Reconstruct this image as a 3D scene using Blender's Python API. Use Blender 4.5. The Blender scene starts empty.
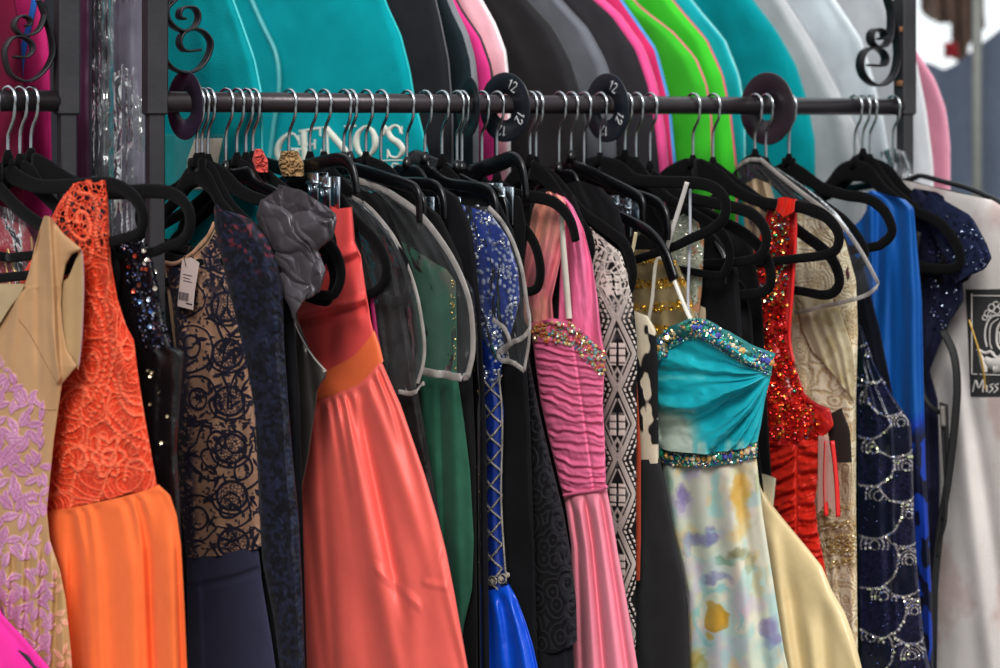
import bpy, math, random
import numpy as np

# ------------------------------------------------------------------ camera, sky, lamps, exposure
SC = bpy.context.scene
COL = SC.collection
EYE = 1.55          # eye height (m)
F = 2000.0          # focal length for a 1000 px wide frame
HZ = 128.0          # row of the eye level
cam_d = bpy.data.cameras.new('camera')
cam = bpy.data.objects.new('camera', cam_d); COL.objects.link(cam)
cam.location = (0, 0, EYE); cam.rotation_euler = (math.pi/2, 0, 0)
cam_d.sensor_width = 36; cam_d.lens = 72
cam_d.shift_y = -(334-HZ)/1000.0
cam_d.clip_start = 0.05; cam_d.clip_end = 200
cam_d.dof.use_dof = True; cam_d.dof.focus_distance = 2.42; cam_d.dof.aperture_fstop = 4.0
SC.camera = cam

w = bpy.data.worlds.new('world'); SC.world = w; w.use_nodes = True
nt = w.node_tree; nt.nodes.clear()
wo = nt.nodes.new('ShaderNodeOutputWorld'); bg = nt.nodes.new('ShaderNodeBackground')
tc = nt.nodes.new('ShaderNodeTexCoord'); sx = nt.nodes.new('ShaderNodeSeparateXYZ')
nt.links.new(tc.outputs['Generated'], sx.inputs[0])
def ramp(src, a, b, ca, cb):
    mr = nt.nodes.new('ShaderNodeMapRange'); mr.inputs[1].default_value = a; mr.inputs[2].default_value = b
    nt.links.new(src, mr.inputs[0]); m = nt.nodes.new('ShaderNodeMix'); m.data_type = 'RGBA'; m.clamp_factor = True
    nt.links.new(mr.outputs[0], m.inputs[0]); m.inputs[6].default_value = (*ca, 1); m.inputs[7].default_value = (*cb, 1); return m.outputs[2]
front = ramp(sx.outputs['Z'], -.35, .55, (.10, .095, .09), (.80, .84, .88))      # our side: ground to open sky
back = ramp(sx.outputs['Z'], -.2, .0, (.2, .2, .2), (1.05, 1.12, 1.15))           # bright street beyond the racks
mm = nt.nodes.new('ShaderNodeMix'); mm.data_type = 'RGBA'; mr = nt.nodes.new('ShaderNodeMapRange'); mr.inputs[1].default_value = .2; mr.inputs[2].default_value = .6
nt.links.new(sx.outputs['Y'], mr.inputs[0]); nt.links.new(mr.outputs[0], mm.inputs[0]); nt.links.new(front, mm.inputs[6]); nt.links.new(back, mm.inputs[7])
nt.links.new(mm.outputs[2], bg.inputs[0]); nt.links.new(bg.outputs[0], wo.inputs[0]); bg.inputs[1].default_value = 1.0

def sun(name, rot, e, ang, colr):
    d = bpy.data.lights.new(name, 'SUN'); d.energy = e; d.angle = math.radians(ang); d.color = colr
    o = bpy.data.objects.new(name, d); COL.objects.link(o); o.rotation_euler = [math.radians(a) for a in rot]; o.location = (0, 0, 5)
sun('daylight', (50, 0, -5), 2.4, 24, (1, .965, .92))
vs = SC.view_settings
vs.view_transform = 'Standard'; vs.look = 'None'; vs.gamma = 1; vs.use_curve_mapping = False
vs.exposure = 0.2

# ------------------------------------------------------------------ place geometry: the rail runs away to the right
CR, SR = math.cos(math.radians(30)), math.sin(math.radians(30))
YA = 2.4; XA = (163-500)/F*YA; RZ = EYE + 0.0315
def rail(px):
    k = (px-500)/F; s = (k*YA-XA)/(CR-k*SR)
    return XA+s*CR, YA+s*SR
def psi_of(h): return math.radians(44+14*min(max(h, 0), 900)/900)
class Plane:
    """vertical plane a hanger or garment hangs in"""
    def __init__(s, h, psi=None, edge=None, back=None):
        s.psi = psi_of(h) if psi is None else math.radians(psi)
        if back is None: s.O = np.array(rail(h))
        else:                       # plane whose near edge (seen at column h) is 'back' metres behind the rail
            k = (h-500)/F; ox, oy = XA-SR*back, YA+CR*back
            q = (k*oy-ox)/(CR-k*SR); s.O = np.array([ox+q*CR, oy+q*SR])
        s.d = np.array([math.cos(s.psi), -math.sin(s.psi)])
        s.n = np.array([-math.sin(s.psi), -math.cos(s.psi)])
    def a(s, px):
        k = (np.asarray(px, float)-500)/F
        return (k*s.O[1]-s.O[0])/(s.d[0]-k*s.d[1])
    def W(s, px, py, toward=0.0):
        a = s.a(px); X = s.O[0]+a*s.d[0]; Y = s.O[1]+a*s.d[1]
        Z = EYE-(np.asarray(py, float)-HZ)/F*Y
        k = (s.O[0])/(s.O[1])
        t = np.asarray(toward, float)
        return np.stack([X-k*t, Y-t, Z+0*t], -1)
    def L(s, a, z, off=0.0):        # local: a along the plane from the rail, z above the rail centre
        a = np.asarray(a, float)
        return np.stack([s.O[0]+a*s.d[0]+s.n[0]*off, s.O[1]+a*s.d[1]+s.n[1]*off, RZ+np.asarray(z, float)+0*a], -1)
    def loc(s, px, py):
        p = s.W(px, py); return float(s.a(px)), float(p[2]-RZ)

# ------------------------------------------------------------------ numeric helpers
def hsh(ix, iy, seed):
    n = (ix.astype(np.int64)*374761393 + iy.astype(np.int64)*668265263 + seed*974634777) & 0x7fffffff
    n = ((n ^ (n >> 13))*1274126177) & 0x7fffffff
    return ((n ^ (n >> 16)) & 0xffff)/65535.0
def vn(x, y, seed=0):
    x, y = np.broadcast_arrays(np.asarray(x, float), np.asarray(y, float))
    ix, iy = np.floor(x), np.floor(y); fx, fy = x-ix, y-iy
    fx = fx*fx*(3-2*fx); fy = fy*fy*(3-2*fy)
    a, b = hsh(ix, iy, seed), hsh(ix+1, iy, seed); c, d = hsh(ix, iy+1, seed), hsh(ix+1, iy+1, seed)
    return (a*(1-fx)+b*fx)*(1-fy)+(c*(1-fx)+d*fx)*fy
def fbm(x, y, seed=0, o=4):
    r = 0; A = .5; t = 0
    for i in range(o):
        r = r+A*vn(x*2**i, y*2**i, seed+i*7); t += A; A *= .5
    return r/t
def worley(x, y, seed=0):
    x, y = np.broadcast_arrays(np.asarray(x, float), np.asarray(y, float))
    ix, iy = np.floor(x), np.floor(y)
    f1 = np.full(x.shape, 9.); f2 = f1.copy(); cid = np.zeros(x.shape)
    for i in (-1, 0, 1):
        for j in (-1, 0, 1):
            cx, cy = ix+i, iy+j
            d = np.hypot(cx+hsh(cx, cy, seed)-x, cy+hsh(cx, cy, seed+5)-y)
            n = d < f1
            f2 = np.where(n, f1, np.minimum(f2, d)); f1 = np.where(n, d, f1); cid = np.where(n, hsh(cx, cy, seed+9), cid)
    return f1, f2, cid
def ss(a, b, x): t = np.clip((x-a)/(b-a), 0, 1); return t*t*(3-2*t)
def C(h):
    h = h.lstrip('#'); return np.array([int(h[i:i+2], 16)/255 for i in (0, 2, 4)])
def mix(a, b, t):
    t = np.asarray(t)[..., None]; return a*(1-t)+b*t
def lin(c): c = np.clip(c, 0, 1); return np.where(c <= .04045, c/12.92, ((c+.055)/1.055)**2.4)
def curve(pts, n=12):
    """Catmull-Rom through points (any dimension)"""
    P = np.array(pts, float)
    if len(P) < 3: return np.stack([P[0]+(P[-1]-P[0])*t for t in np.linspace(0, 1, n)])
    P = np.vstack([2*P[0]-P[1], P, 2*P[-1]-P[-2]]); out = []
    for i in range(1, len(P)-2):
        for t in np.linspace(0, 1, n, endpoint=False):
            out.append(.5*((2*P[i])+(-P[i-1]+P[i+1])*t+(2*P[i-1]-5*P[i]+4*P[i+1]-P[i+2])*t*t+(-P[i-1]+3*P[i]-3*P[i+1]+P[i+2])*t**3))
    out.append(P[-2]); return np.array(out)

# ------------------------------------------------------------------ mesh helpers
def mk(name, V, Q, mat, parent=None, col=None, smooth=True, tri=False):
    """mesh object from arrays; V world coordinates"""
    V = np.asarray(V, float).reshape(-1, 3); Q = np.asarray(Q, np.int32); k = Q.shape[1]
    off = np.array(parent.location) if parent is not None else np.zeros(3)
    p = parent
    while p is not None and p.parent is not None: p = p.parent; off = off+np.array(p.location)
    if parent is None or True:
        loc = np.zeros(3)
        if parent is None: loc = np.array([V[:, 0].mean(), V[:, 1].mean(), V[:, 2].min()]); off = loc
    me = bpy.data.meshes.new(name)
    me.vertices.add(len(V)); me.vertices.foreach_set('co', (V-off).ravel())
    me.loops.add(Q.size); me.loops.foreach_set('vertex_index', Q.ravel())
    me.polygons.add(len(Q)); me.polygons.foreach_set('loop_start', np.arange(0, Q.size, k, dtype=np.int32))
    me.polygons.foreach_set('use_smooth', np.full(len(Q), smooth))
    me.update(calc_edges=True); me.validate()
    if col is not None:
        col = np.asarray(col, float)
        if col.ndim == 1: col = np.tile(col, (len(V), 1))
        if col.shape[1] == 3: col = np.hstack([col, np.ones((len(col), 1))])
        c4 = np.hstack([lin(col[:, :3]), col[:, 3:4]])
        at = me.color_attributes.new('Col', 'FLOAT_COLOR', 'POINT'); at.data.foreach_set('color', c4.ravel())
    me.materials.append(mat)
    o = bpy.data.objects.new(name, me); COL.objects.link(o)
    if parent is not None: o.parent = parent
    else: o.location = loc
    return o
def empty(name, loc):
    o = bpy.data.objects.new(name, None); COL.objects.link(o); o.location = tuple(float(v) for v in loc); o.empty_display_size = .05
    return o
def tag(o, label, cat, group=None):
    o['label'] = label; o['category'] = cat
    if group: o['group'] = group
    return o
def thing(name, label, cat, loc, group=None): return tag(empty(name, loc), label, cat, group)
def grid_quads(nr, nc, wrap=False):
    r = np.arange(nr-1)[:, None]; c = np.arange(nc if wrap else nc-1)[None, :]; c2 = (c+1) % nc
    return np.stack([r*nc+c, r*nc+c2, (r+1)*nc+c2, (r+1)*nc+c], -1).reshape(-1, 4)
def tube(path, r, sides=8, up=None, r2=None, sq=2.0):
    """swept section; r half size across 'up'-perpendicular direction, r2 half size along up; returns V,Q"""
    P = np.array(path, float); n = len(P)
    T = np.gradient(P, axis=0); T /= np.linalg.norm(T, axis=1)[:, None]+1e-12
    if up is None:
        up = np.array([0, 0, 1.]) if abs(T[:, 2]).mean() < .7 else np.array([.3, .9, .1])
    up = np.tile(np.array(up, float), (n, 1)) if np.ndim(up) == 1 else np.array(up, float)
    B = np.cross(T, up); B /= np.linalg.norm(B, axis=1)[:, None]+1e-12
    N = np.cross(B, T)
    r = np.broadcast_to(np.asarray(r, float), (n,)); r2 = r if r2 is None else np.broadcast_to(np.asarray(r2, float), (n,))
    th = np.linspace(0, 2*math.pi, sides, endpoint=False)
    cx = np.sign(np.cos(th))*abs(np.cos(th))**(2/sq); sy = np.sign(np.sin(th))*abs(np.sin(th))**(2/sq)
    V = P[:, None]+B[:, None]*(cx[None, :, None]*r[:, None, None])+N[:, None]*(sy[None, :, None]*r2[:, None, None])
    Q = grid_quads(n, sides, True)
    # end caps as a shrunken ring
    V = V.reshape(-1, 3)
    e0 = P[0]+(V[:sides]-P[0])*.02; e1 = P[-1]+(V[-sides:]-P[-1])*.02
    b = len(V); V = np.vstack([V, e0, e1]); i = np.arange(sides); j = (i+1) % sides
    q0 = np.stack([i, b+i, b+j, j], -1); l = b-sides
    q1 = np.stack([l+i, l+j, b+sides+j, b+sides+i], -1)
    return V, np.vstack([Q, q0, q1])
def join(parts):
    Vs, Qs, o = [], [], 0
    for V, Q in parts: Vs.append(V); Qs.append(Q+o); o += len(V)
    return np.vstack(Vs), np.vstack(Qs)
def box(c, sx, sy, sz, ax=(1, 0, 0), ay=(0, 1, 0)):
    """bevelled box, half sizes"""
    ax, ay = np.array(ax, float), np.array(ay, float); az = np.array([0, 0, 1.]); b = min(sx, sy, sz)*.18
    V = []
    for z, s in ((-sz, 1), (-sz+b, 0), (sz-b, 0), (sz, 1)):
        x, y = sx-(b if s else 0), sy-(b if s else 0)
        for u, v in ((-x, -y+b), (-x+b, -y), (x-b, -y), (x, -y+b), (x, y-b), (x-b, y), (-x+b, y), (-x, y-b)):
            V.append(np.array(c)+ax*u+ay*v+az*z)
    Q = [list(q) for q in grid_quads(4, 8, True)]
    for s in (0, 24): Q += [[s, s+1, s+2, s+3], [s, s+3, s+4, s+7], [s+4, s+5, s+6, s+7]]
    return np.array(V), np.array(Q)

# ------------------------------------------------------------------ materials (all procedural)
MATS = {}
def mat(name, color=None, rough=.8, metal=0, spec=.5, sheen=0, bump=.0, bscale=300, alpha=None, var=.12, vscale=40,
        trans=0, coat=0, crinkle=0, attr=True, sheen_rough=.4, subs=0, stretch=None, aniso=0):
    if name in MATS: return MATS[name]
    m = bpy.data.materials.new(name); m.use_nodes = True; N = m.node_tree.nodes; Lk = m.node_tree.links
    b = N['Principled BSDF']; b.inputs['Roughness'].default_value = rough; b.inputs['Metallic'].default_value = metal
    b.inputs['Specular IOR Level'].default_value = spec; b.inputs['Sheen Weight'].default_value = sheen
    b.inputs['Sheen Roughness'].default_value = sheen_rough; b.inputs['Coat Weight'].default_value = coat
    t = N.new('ShaderNodeTexCoord')
    if attr:
        a = N.new('ShaderNodeAttribute'); a.attribute_name = 'Col'; src = a.outputs['Color']
        if alpha == 'attr': Lk.new(a.outputs['Alpha'], b.inputs['Alpha'])
    else:
        c = N.new('ShaderNodeRGB'); c.outputs[0].default_value = (*lin(color), 1); src = c.outputs[0]
    nz = N.new('ShaderNodeTexNoise'); nz.inputs['Scale'].default_value = vscale; nz.inputs['Detail'].default_value = 4
    Lk.new(t.outputs['Object'], nz.inputs['Vector'])
    mp = N.new('ShaderNodeMapRange'); mp.inputs[1].default_value = .3; mp.inputs[2].default_value = .7
    mp.inputs[3].default_value = 1-var; mp.inputs[4].default_value = 1+var*.6
    Lk.new(nz.outputs[0], mp.inputs[0])
    mx = N.new('ShaderNodeMix'); mx.data_type = 'RGBA'; mx.blend_type = 'MULTIPLY'; mx.inputs[0].default_value = 1
    Lk.new(src, mx.inputs[6]); Lk.new(mp.outputs[0], mx.inputs[7]); Lk.new(mx.outputs[2], b.inputs['Base Color'])
    if isinstance(alpha, float): b.inputs['Alpha'].default_value = alpha
    if bump:
        bn = N.new('ShaderNodeTexNoise'); bn.inputs['Scale'].default_value = bscale; bn.inputs['Detail'].default_value = 3
        if stretch:
            mpp = N.new('ShaderNodeMapping'); mpp.inputs['Scale'].default_value = stretch
            Lk.new(t.outputs['Object'], mpp.inputs[0]); Lk.new(mpp.outputs[0], bn.inputs['Vector'])
        else: Lk.new(t.outputs['Object'], bn.inputs['Vector'])
        bu = N.new('ShaderNodeBump'); bu.inputs['Strength'].default_value = bump; bu.inputs['Distance'].default_value = .002
        Lk.new(bn.outputs[0], bu.inputs['Height']); Lk.new(bu.outputs[0], b.inputs['Normal'])
    if subs: b.inputs['Subsurface Weight'].default_value = subs; b.inputs['Subsurface Radius'].default_value = (.01, .008, .006)
    MATS[name] = m; return m
def clear_mat(name, tint, milk=.12, rough=.12, scale=25, fres=.10, bst=.4):
    """thin clear plastic film: mostly transparent, glossy and a little milky"""
    m = bpy.data.materials.new(name); m.use_nodes = True; N = m.node_tree.nodes; Lk = m.node_tree.links; N.clear()
    o = N.new('ShaderNodeOutputMaterial'); t = N.new('ShaderNodeTexCoord')
    n = N.new('ShaderNodeTexNoise'); n.inputs['Scale'].default_value = scale; n.inputs['Detail'].default_value = 3; n.inputs['Distortion'].default_value = 1.2
    Lk.new(t.outputs['Object'], n.inputs['Vector'])
    bu = N.new('ShaderNodeBump'); bu.inputs['Strength'].default_value = bst; bu.inputs['Distance'].default_value = .02; Lk.new(n.outputs[0], bu.inputs['Height'])
    tr = N.new('ShaderNodeBsdfTransparent'); tr.inputs[0].default_value = (.93, .95, .96, 1)
    gl = N.new('ShaderNodeBsdfGlossy'); gl.inputs['Roughness'].default_value = rough; Lk.new(bu.outputs[0], gl.inputs['Normal'])
    df = N.new('ShaderNodeBsdfDiffuse'); df.inputs[0].default_value = (*lin(tint), 1)
    fr = N.new('ShaderNodeLayerWeight'); fr.inputs[0].default_value = fres; Lk.new(bu.outputs[0], fr.inputs['Normal'])
    m1 = N.new('ShaderNodeMixShader'); Lk.new(fr.outputs['Fresnel'], m1.inputs[0]); Lk.new(tr.outputs[0], m1.inputs[1]); Lk.new(gl.outputs[0], m1.inputs[2])
    m2 = N.new('ShaderNodeMixShader'); m2.inputs[0].default_value = milk; Lk.new(m1.outputs[0], m2.inputs[1]); Lk.new(df.outputs[0], m2.inputs[2])
    Lk.new(m2.outputs[0], o.inputs[0]); return m

M_satin = mat('satin', rough=.46, spec=.35, sheen=.03, bump=.05, bscale=600, var=.04)
M_gloss = mat('glossy_satin', rough=.3, spec=.5, sheen=.0, bump=.05, bscale=500, var=.04)
M_cloth = mat('woven_cloth', rough=.85, spec=.15, sheen=.03, bump=.25, bscale=900, var=.08)
M_chif = mat('chiffon', rough=.8, spec=.1, sheen=.05, bump=.08, bscale=700, var=.05)
M_lace = mat('lace', rough=.65, spec=.3, sheen=.03, bump=.3, bscale=1200, var=.12, vscale=200, alpha='attr')
M_sheer = mat('sheer_net', rough=.7, spec=.2, sheen=.05, bump=.1, bscale=900, var=.05, alpha='attr')
M_felt = mat('bag_felt', rough=.9, spec=.12, sheen=.0, bump=.35, bscale=500, var=.10, vscale=12)
M_leather = mat('pewter_satin', rough=.3, metal=.5, spec=.5, bump=.1, bscale=300, var=.1)
M_sequin = mat('sequin', rough=.18, metal=.85, spec=.6, var=.0)
M_gem = mat('faceted_stone', rough=.08, metal=.35, spec=.9, coat=.6, var=.0)
M_thread = mat('thread', rough=.6, spec=.3, sheen=.2, var=.1)
M_velvet = mat('black_flock', C('#0c0b0d'), attr=False, rough=.95, spec=.08, sheen=.05, bump=.3, bscale=1500, var=.15)
M_plast = mat('black_plastic', C('#08080a'), attr=False, rough=.25, spec=.45, var=.05)
M_chrome = mat('chrome_wire', C('#c9ced2'), attr=False, rough=.22, metal=1, var=.1)
M_clipm = mat('clip_metal', C('#b9c3cc'), attr=False, rough=.25, metal=1, var=.15)
M_iron = mat('painted_steel', C('#39373a'), attr=False, rough=.42, metal=.25, spec=.5, bump=.2, bscale=120, var=.25, vscale=15)
M_railm = mat('rail_steel', C('#3c3639'), attr=False, rough=.3, metal=.55, spec=.5, bump=.1, bscale=200, var=.2, vscale=25)
M_scroll = mat('scroll_iron', C('#232226'), attr=False, rough=.4, metal=.4, spec=.5, bump=.2, bscale=200, var=.3, vscale=60)
M_rust = mat('rusty_weld', C('#8a5a3c'), attr=False, rough=.8, bump=.8, bscale=200, var=.4)
M_paper = mat('printed_card', rough=.6, spec=.3, var=.03)
M_film = clear_mat('clear_vinyl', C('#c8ccd0'), .035, .1, 12)
M_film2 = clear_mat('wrap_plastic', C('#d5d8e0'), .12, .15, 16, .35, .9)
M_seam = mat('vinyl_seam', C('#a8a19c'), attr=False, rough=.35, spec=.6, alpha=.6, var=.2, vscale=60)

# ------------------------------------------------------------------ garment sheet
def smooth_interp(pts, ys, sm):
    pts = sorted(pts, key=lambda p: p[1]); X = np.array([p[0] for p in pts], float); Y = np.array([p[1] for p in pts], float)
    if sm <= 0: return np.interp(ys, Y, X)
    k = np.linspace(-1, 1, 9); wg = (1-abs(k)*.9); wg /= wg.sum(); r = 0
    for kk, ww in zip(k, wg): r = r+ww*np.interp(np.clip(ys+kk*sm, Y[0], Y[-1]), Y, X)
    return r
class Sheet:
    def __init__(s, pl, L, R, top, bot, T=14, folds=None, relief=None, sm=5, p=2.6):
        s.pl, s.Lp, s.Rp, s.top, s.bot, s.T, s.f, s.relief, s.sm, s.p = pl, L, R, top, bot, T/1000, folds, relief, sm, p
    def _t(s, a, u):
        if np.isscalar(a): return np.full(np.shape(u), float(a))
        P = np.array(a, float)
        k = np.linspace(-1, 1, 5); return sum(np.interp(np.clip(u+q*.03, 0, 1), P[:, 0], P[:, 1]) for q in k)/5
    def xy(s, u, v):
        y = s._t(s.top, u)*(1-v)+s._t(s.bot, u)*v
        l = smooth_interp(s.Lp, y, s.sm); r = smooth_interp(s.Rp, y, s.sm)
        return l+(r-l)*u, y
    def uv(s, px, py):
        px, py = np.asarray(px, float), np.asarray(py, float)
        l = smooth_interp(s.Lp, py, s.sm); r = smooth_interp(s.Rp, py, s.sm)
        u = np.clip((px-l)/(r-l), 0, 1); t, b = s._t(s.top, u), s._t(s.bot, u)
        return u, np.clip((py-t)/(b-t), 0, 1)
    def bulge(s, u): return np.clip(1-abs(2*u-1)**s.p, 0, 1)**(1/s.p)
    def disp(s, u, v, x, y, front=True):
        e = ss(0, .06, u)*ss(0, .06, 1-u); d = s.T*s.bulge(u)
        f = s.f(u, v, x, y)/1000 if s.f is not None else 0
        r = s.relief(x, y, u, v)/1000 if s.relief is not None else 0
        return d+f*e+r*e if front else -d*.8+f*e*.6
    def point(s, px, py, extra=0.):
        u, v = s.uv(px, py); return s.pl.W(px, py, s.disp(u, v, np.asarray(px, float), np.asarray(py, float))+extra/1000)
    def build(s, name, m, parent, col, du=1.0, dv=1.5, front_only=False, backcol=None):
        ys = np.linspace(0, 1, 30); xx0, yy0 = s.xy(np.zeros(30), ys); xx1, yy1 = s.xy(np.ones(30), ys)
        wd = abs(xx1-xx0).max(); ht = (yy1-yy0).max() if False else max((yy1.max()-yy1.min()), (yy0.max()-yy0.min()), 4)
        nu = int(np.clip(wd/du, 12, 420))+1; nv = int(np.clip(ht/dv, 6, 620))+1; nb = max(8, nu//6)
        t = np.linspace(0, 1, nu); u1 = .6*t+.4*(.5-.5*np.cos(math.pi*t))
        t2 = np.linspace(1, 0, nb+2)[1:-1]; u2 = .6*t2+.4*(.5-.5*np.cos(math.pi*t2))
        v = np.linspace(0, 1, nv)[:, None]
        U1, V1 = np.broadcast_arrays(u1[None], v); x, y = s.xy(U1, V1)
        Pf = s.pl.W(x, y, s.disp(U1, V1, x, y))
        cf = col(x, y, U1, V1) if callable(col) else np.tile(col, (nv, nu, 1))
        cf = np.broadcast_to(cf, (nv, nu, cf.shape[-1]))
        if front_only:
            return mk(name, Pf, grid_quads(nv, nu), m, parent, cf.reshape(-1, cf.shape[-1]))
        U2, V2 = np.broadcast_arrays(u2[None], v); x, y = s.xy(U2, V2)
        Pb = s.pl.W(x, y, s.disp(U2, V2, x, y, False))
        cb = col(x, y, U2, V2) if callable(col) else np.tile(col, (nv, len(u2), 1))
        cb = np.broadcast_to(cb, (nv, len(u2), cb.shape[-1]))
        P = np.concatenate([Pf, Pb], 1); c = np.concatenate([cf, cb], 1); n = P.shape[1]
        return mk(name, P.reshape(-1, 3), grid_quads(nv, n, True), m, parent, c.reshape(-1, c.shape[-1]))

def folds(seed, n=7, amp=8, w=.05, v0=.0, grow=1., wrinkle=1.0, sharp=1.0, drift=.05):
    """n vertical folds with random positions, widths and lengths + soft wrinkles"""
    R = random.Random(seed)
    F_ = [((i+.5+R.uniform(-.35, .35))/n, R.uniform(-drift, drift), R.uniform(.6, 1.5)*w, R.uniform(.5, 1.1)*amp*(1 if R.random() < .75 else -.7), R.uniform(0, .35)) for i in range(n)]
    def f(u, v, x, y):
        r = np.zeros(np.shape(u))
        for c, d, ww, a, st in F_:
            q = (u-c-d*(v-.3)-.012*np.sin(v*9+c*40))/ww
            r = r+a*np.exp(-abs(q)**(2/sharp))*(ss(v0+st*.5-.15, v0+st+.25, v)*grow+(1-grow))
        return r+wrinkle*((fbm(x*.025+seed, y*.018, seed, 3)-.5)*6+(fbm(x*.07, y*.035, seed+3, 2)-.5)*2)
    return f
def stones(name, parent, P, size, cols, m, kind='gem', seed=0, jitter=.5, facing=None):
    """many small stones/sequins as one beading mesh; P world points"""
    P = np.asarray(P); n = len(P); R = np.random.RandomState(seed)
    if kind == 'gem':
        th = np.arange(6)*math.pi/3
        B = np.array([[math.cos(t), math.sin(t), 0] for t in th]+[[.55*math.cos(t+.5), .55*math.sin(t+.5), .55] for t in th])
        Q = np.array([[i, (i+1) % 6, 6+(i+1) % 6, 6+i] for i in range(6)]+[[6, 7, 8, 9], [6, 9, 10, 11]])
    else:
        th = np.arange(8)*math.pi/4
        B = np.array([[math.cos(t), math.sin(t), 0] for t in th]+[[.35*math.cos(t), .35*math.sin(t), -.12] for t in th])
        Q = np.array([[i, (i+1) % 8, 8+(i+1) % 8, 8+i] for i in range(8)]+[[8, 9, 10, 11], [8, 11, 12, 15], [12, 13, 14, 15]])
    f = np.array([-.15, -1., .12]) if facing is None else np.array(facing, float)
    Z = f[None]+R.normal(0, jitter, (n, 3)); Z /= np.linalg.norm(Z, axis=1)[:, None]
    X = np.cross(Z, R.normal(0, 1, (n, 3))); X /= np.linalg.norm(X, axis=1)[:, None]; Y = np.cross(Z, X)
    sz = (np.asarray(size)/1000*np.ones(n))[:, None, None]
    V = P[:, None]+sz*(X[:, None]*B[None, :, 0:1]+Y[:, None]*B[None, :, 1:2]+Z[:, None]*B[None, :, 2:3])
    k = len(B); QQ = (Q[None]+np.arange(n)[:, None, None]*k).reshape(-1, 4)
    c = np.asarray(cols); c = c[R.randint(0, len(c), n)] if len(c) != n else c
    o = mk(name, V.reshape(-1, 3), QQ, m, parent, np.repeat(c, k, 0), smooth=False)
    if n > 100: o['kind'] = 'stuff'
    return o
def scatter(S, n, region, seed=0, extra=1.5):
    """n random points on sheet S within region(px,py)->bool over bbox"""
    R = np.random.RandomState(seed); x0, x1, y0, y1, fn = region; out = []
    px = R.uniform(x0, x1, n*6); py = R.uniform(y0, y1, n*6); ok = fn(px, py); px, py = px[ok], py[ok]; u_ = (px-smooth_interp(S.Lp, py, S.sm))/(smooth_interp(S.Rp, py, S.sm)-smooth_interp(S.Lp, py, S.sm)); ok = (u_ > .015) & (u_ < .985); px, py = px[ok][:n], py[ok][:n]
    return S.point(px, py, extra), px, py
def px_tube(pl, pts, r, z=0, sides=6, n=10, S=None, up=None, r2=None):
    c = curve(pts, n)
    P = S.point(c[:, 0], c[:, 1], z) if S is not None else pl.W(c[:, 0], c[:, 1], z/1000)
    return tube(P, r/1000, sides, up=up, r2=None if r2 is None else r2/1000)
def patch(S, L, R, y0, y1, extra=1.4, thick=.5, n=24):
    """flat printed or sewn-on area following a sheet; L, R edges as (x, y) lists"""
    u, v = np.meshgrid(np.linspace(0, 1, n), np.linspace(0, 1, n)); y = y0+(y1-y0)*v
    l = smooth_interp(L, y, 0); r_ = smooth_interp(R, y, 0); x = l+(r_-l)*u
    P = S.point(x, y, extra); B = S.point(x, y, extra-thick); A = np.concatenate([P, B[:, ::-1]], 1)
    return A.reshape(-1, 3), grid_quads(n, 2*n, True)
def ribbon(S, pts, wpx, n=8, extra=1.2, thick=.5):
    """flat band lying on a sheet, width given in px, maybe per point"""
    W_ = np.broadcast_to(np.asarray(wpx, float), (len(pts),))
    c = curve([(p[0], p[1], q) for p, q in zip(pts, W_)], n); T = np.gradient(c[:, :2], axis=0); T /= np.linalg.norm(T, axis=1)[:, None]+1e-9
    N = np.stack([-T[:, 1], T[:, 0]], 1)*c[:, 2:3]/2
    rows = []
    for s, e in ((-1, extra-thick), (-1, extra), (1, extra), (1, extra-thick)):
        q = c[:, :2]+N*s; rows.append(S.point(q[:, 0], q[:, 1], e))
    V = np.stack(rows, 1).reshape(-1, 3); return V, grid_quads(len(c), 4, True)

# ------------------------------------------------------------------ the market around the racks
def struct(o): o['kind'] = 'structure'; return o
def concrete(x, y, u, v): return mix(C('#77736c'), C('#8e8a82'), fbm(x, y, 3))
n = 60; gx, gy = np.meshgrid(np.linspace(-6, 6, n), np.linspace(-3, 10, n))
V = np.stack([gx, gy, .004*fbm(gx*3, gy*3, 5)-.004], -1)
fl = mk('floor', V.reshape(-1, 3), grid_quads(n, n), mat('ground_asphalt', rough=.9, bump=.5, bscale=60, var=.2), None,
        mix(C('#6f6b66'), C('#88847c'), fbm(gx*2, gy*2, 3)).reshape(-1, 3)); struct(fl)
def drape(name, x0, x1, z0f, z1f, y0, y1, colr, amp, nw, seed, m=None, thick=.01, label=None, cat=None):
    nu, nv = 160, 60; u = np.linspace(0, 1, nu)[None]; v = np.linspace(0, 1, nv)[:, None]; u, v = np.broadcast_arrays(u, v)
    X = x0+(x1-x0)*u; z0 = z0f(u) if callable(z0f) else z0f; z1 = z1f(u) if callable(z1f) else z1f; Z = z1+(z0-z1)*v
    Y = y0+(y1-y0)*u+amp*np.sin(u*nw*2*math.pi+np.sin(v*3+seed)*.6)*(.4+.6*v)+amp*(fbm(u*nw, v*3, seed)-.5)
    P = np.stack([X, Y, Z], -1); B = P+np.array([0, thick, 0])
    A = np.concatenate([P, B[:, ::-1]], 1); c = np.broadcast_to(mix(colr, colr*.88, fbm(u*6, v*5, seed)), P.shape)
    A_c = np.concatenate([c, c[:, ::-1]], 1)
    o = mk(name, A.reshape(-1, 3), grid_quads(nv, 2*nu, True), m or M_cloth, None, A_c.reshape(-1, 3))
    if label: tag(o, label, cat)
    return o
def at(px, py, Y): return ((px-500)/F*Y, Y, EYE-(py-HZ)/F*Y)
# added dark backdrop that blocks the bright sky behind the bags
o = drape('sky_blocker', -4.0, .86, 0, 3.4, 4.2, 4.6, C('#2b2d33'), .05, 22, 2); struct(o)
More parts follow.
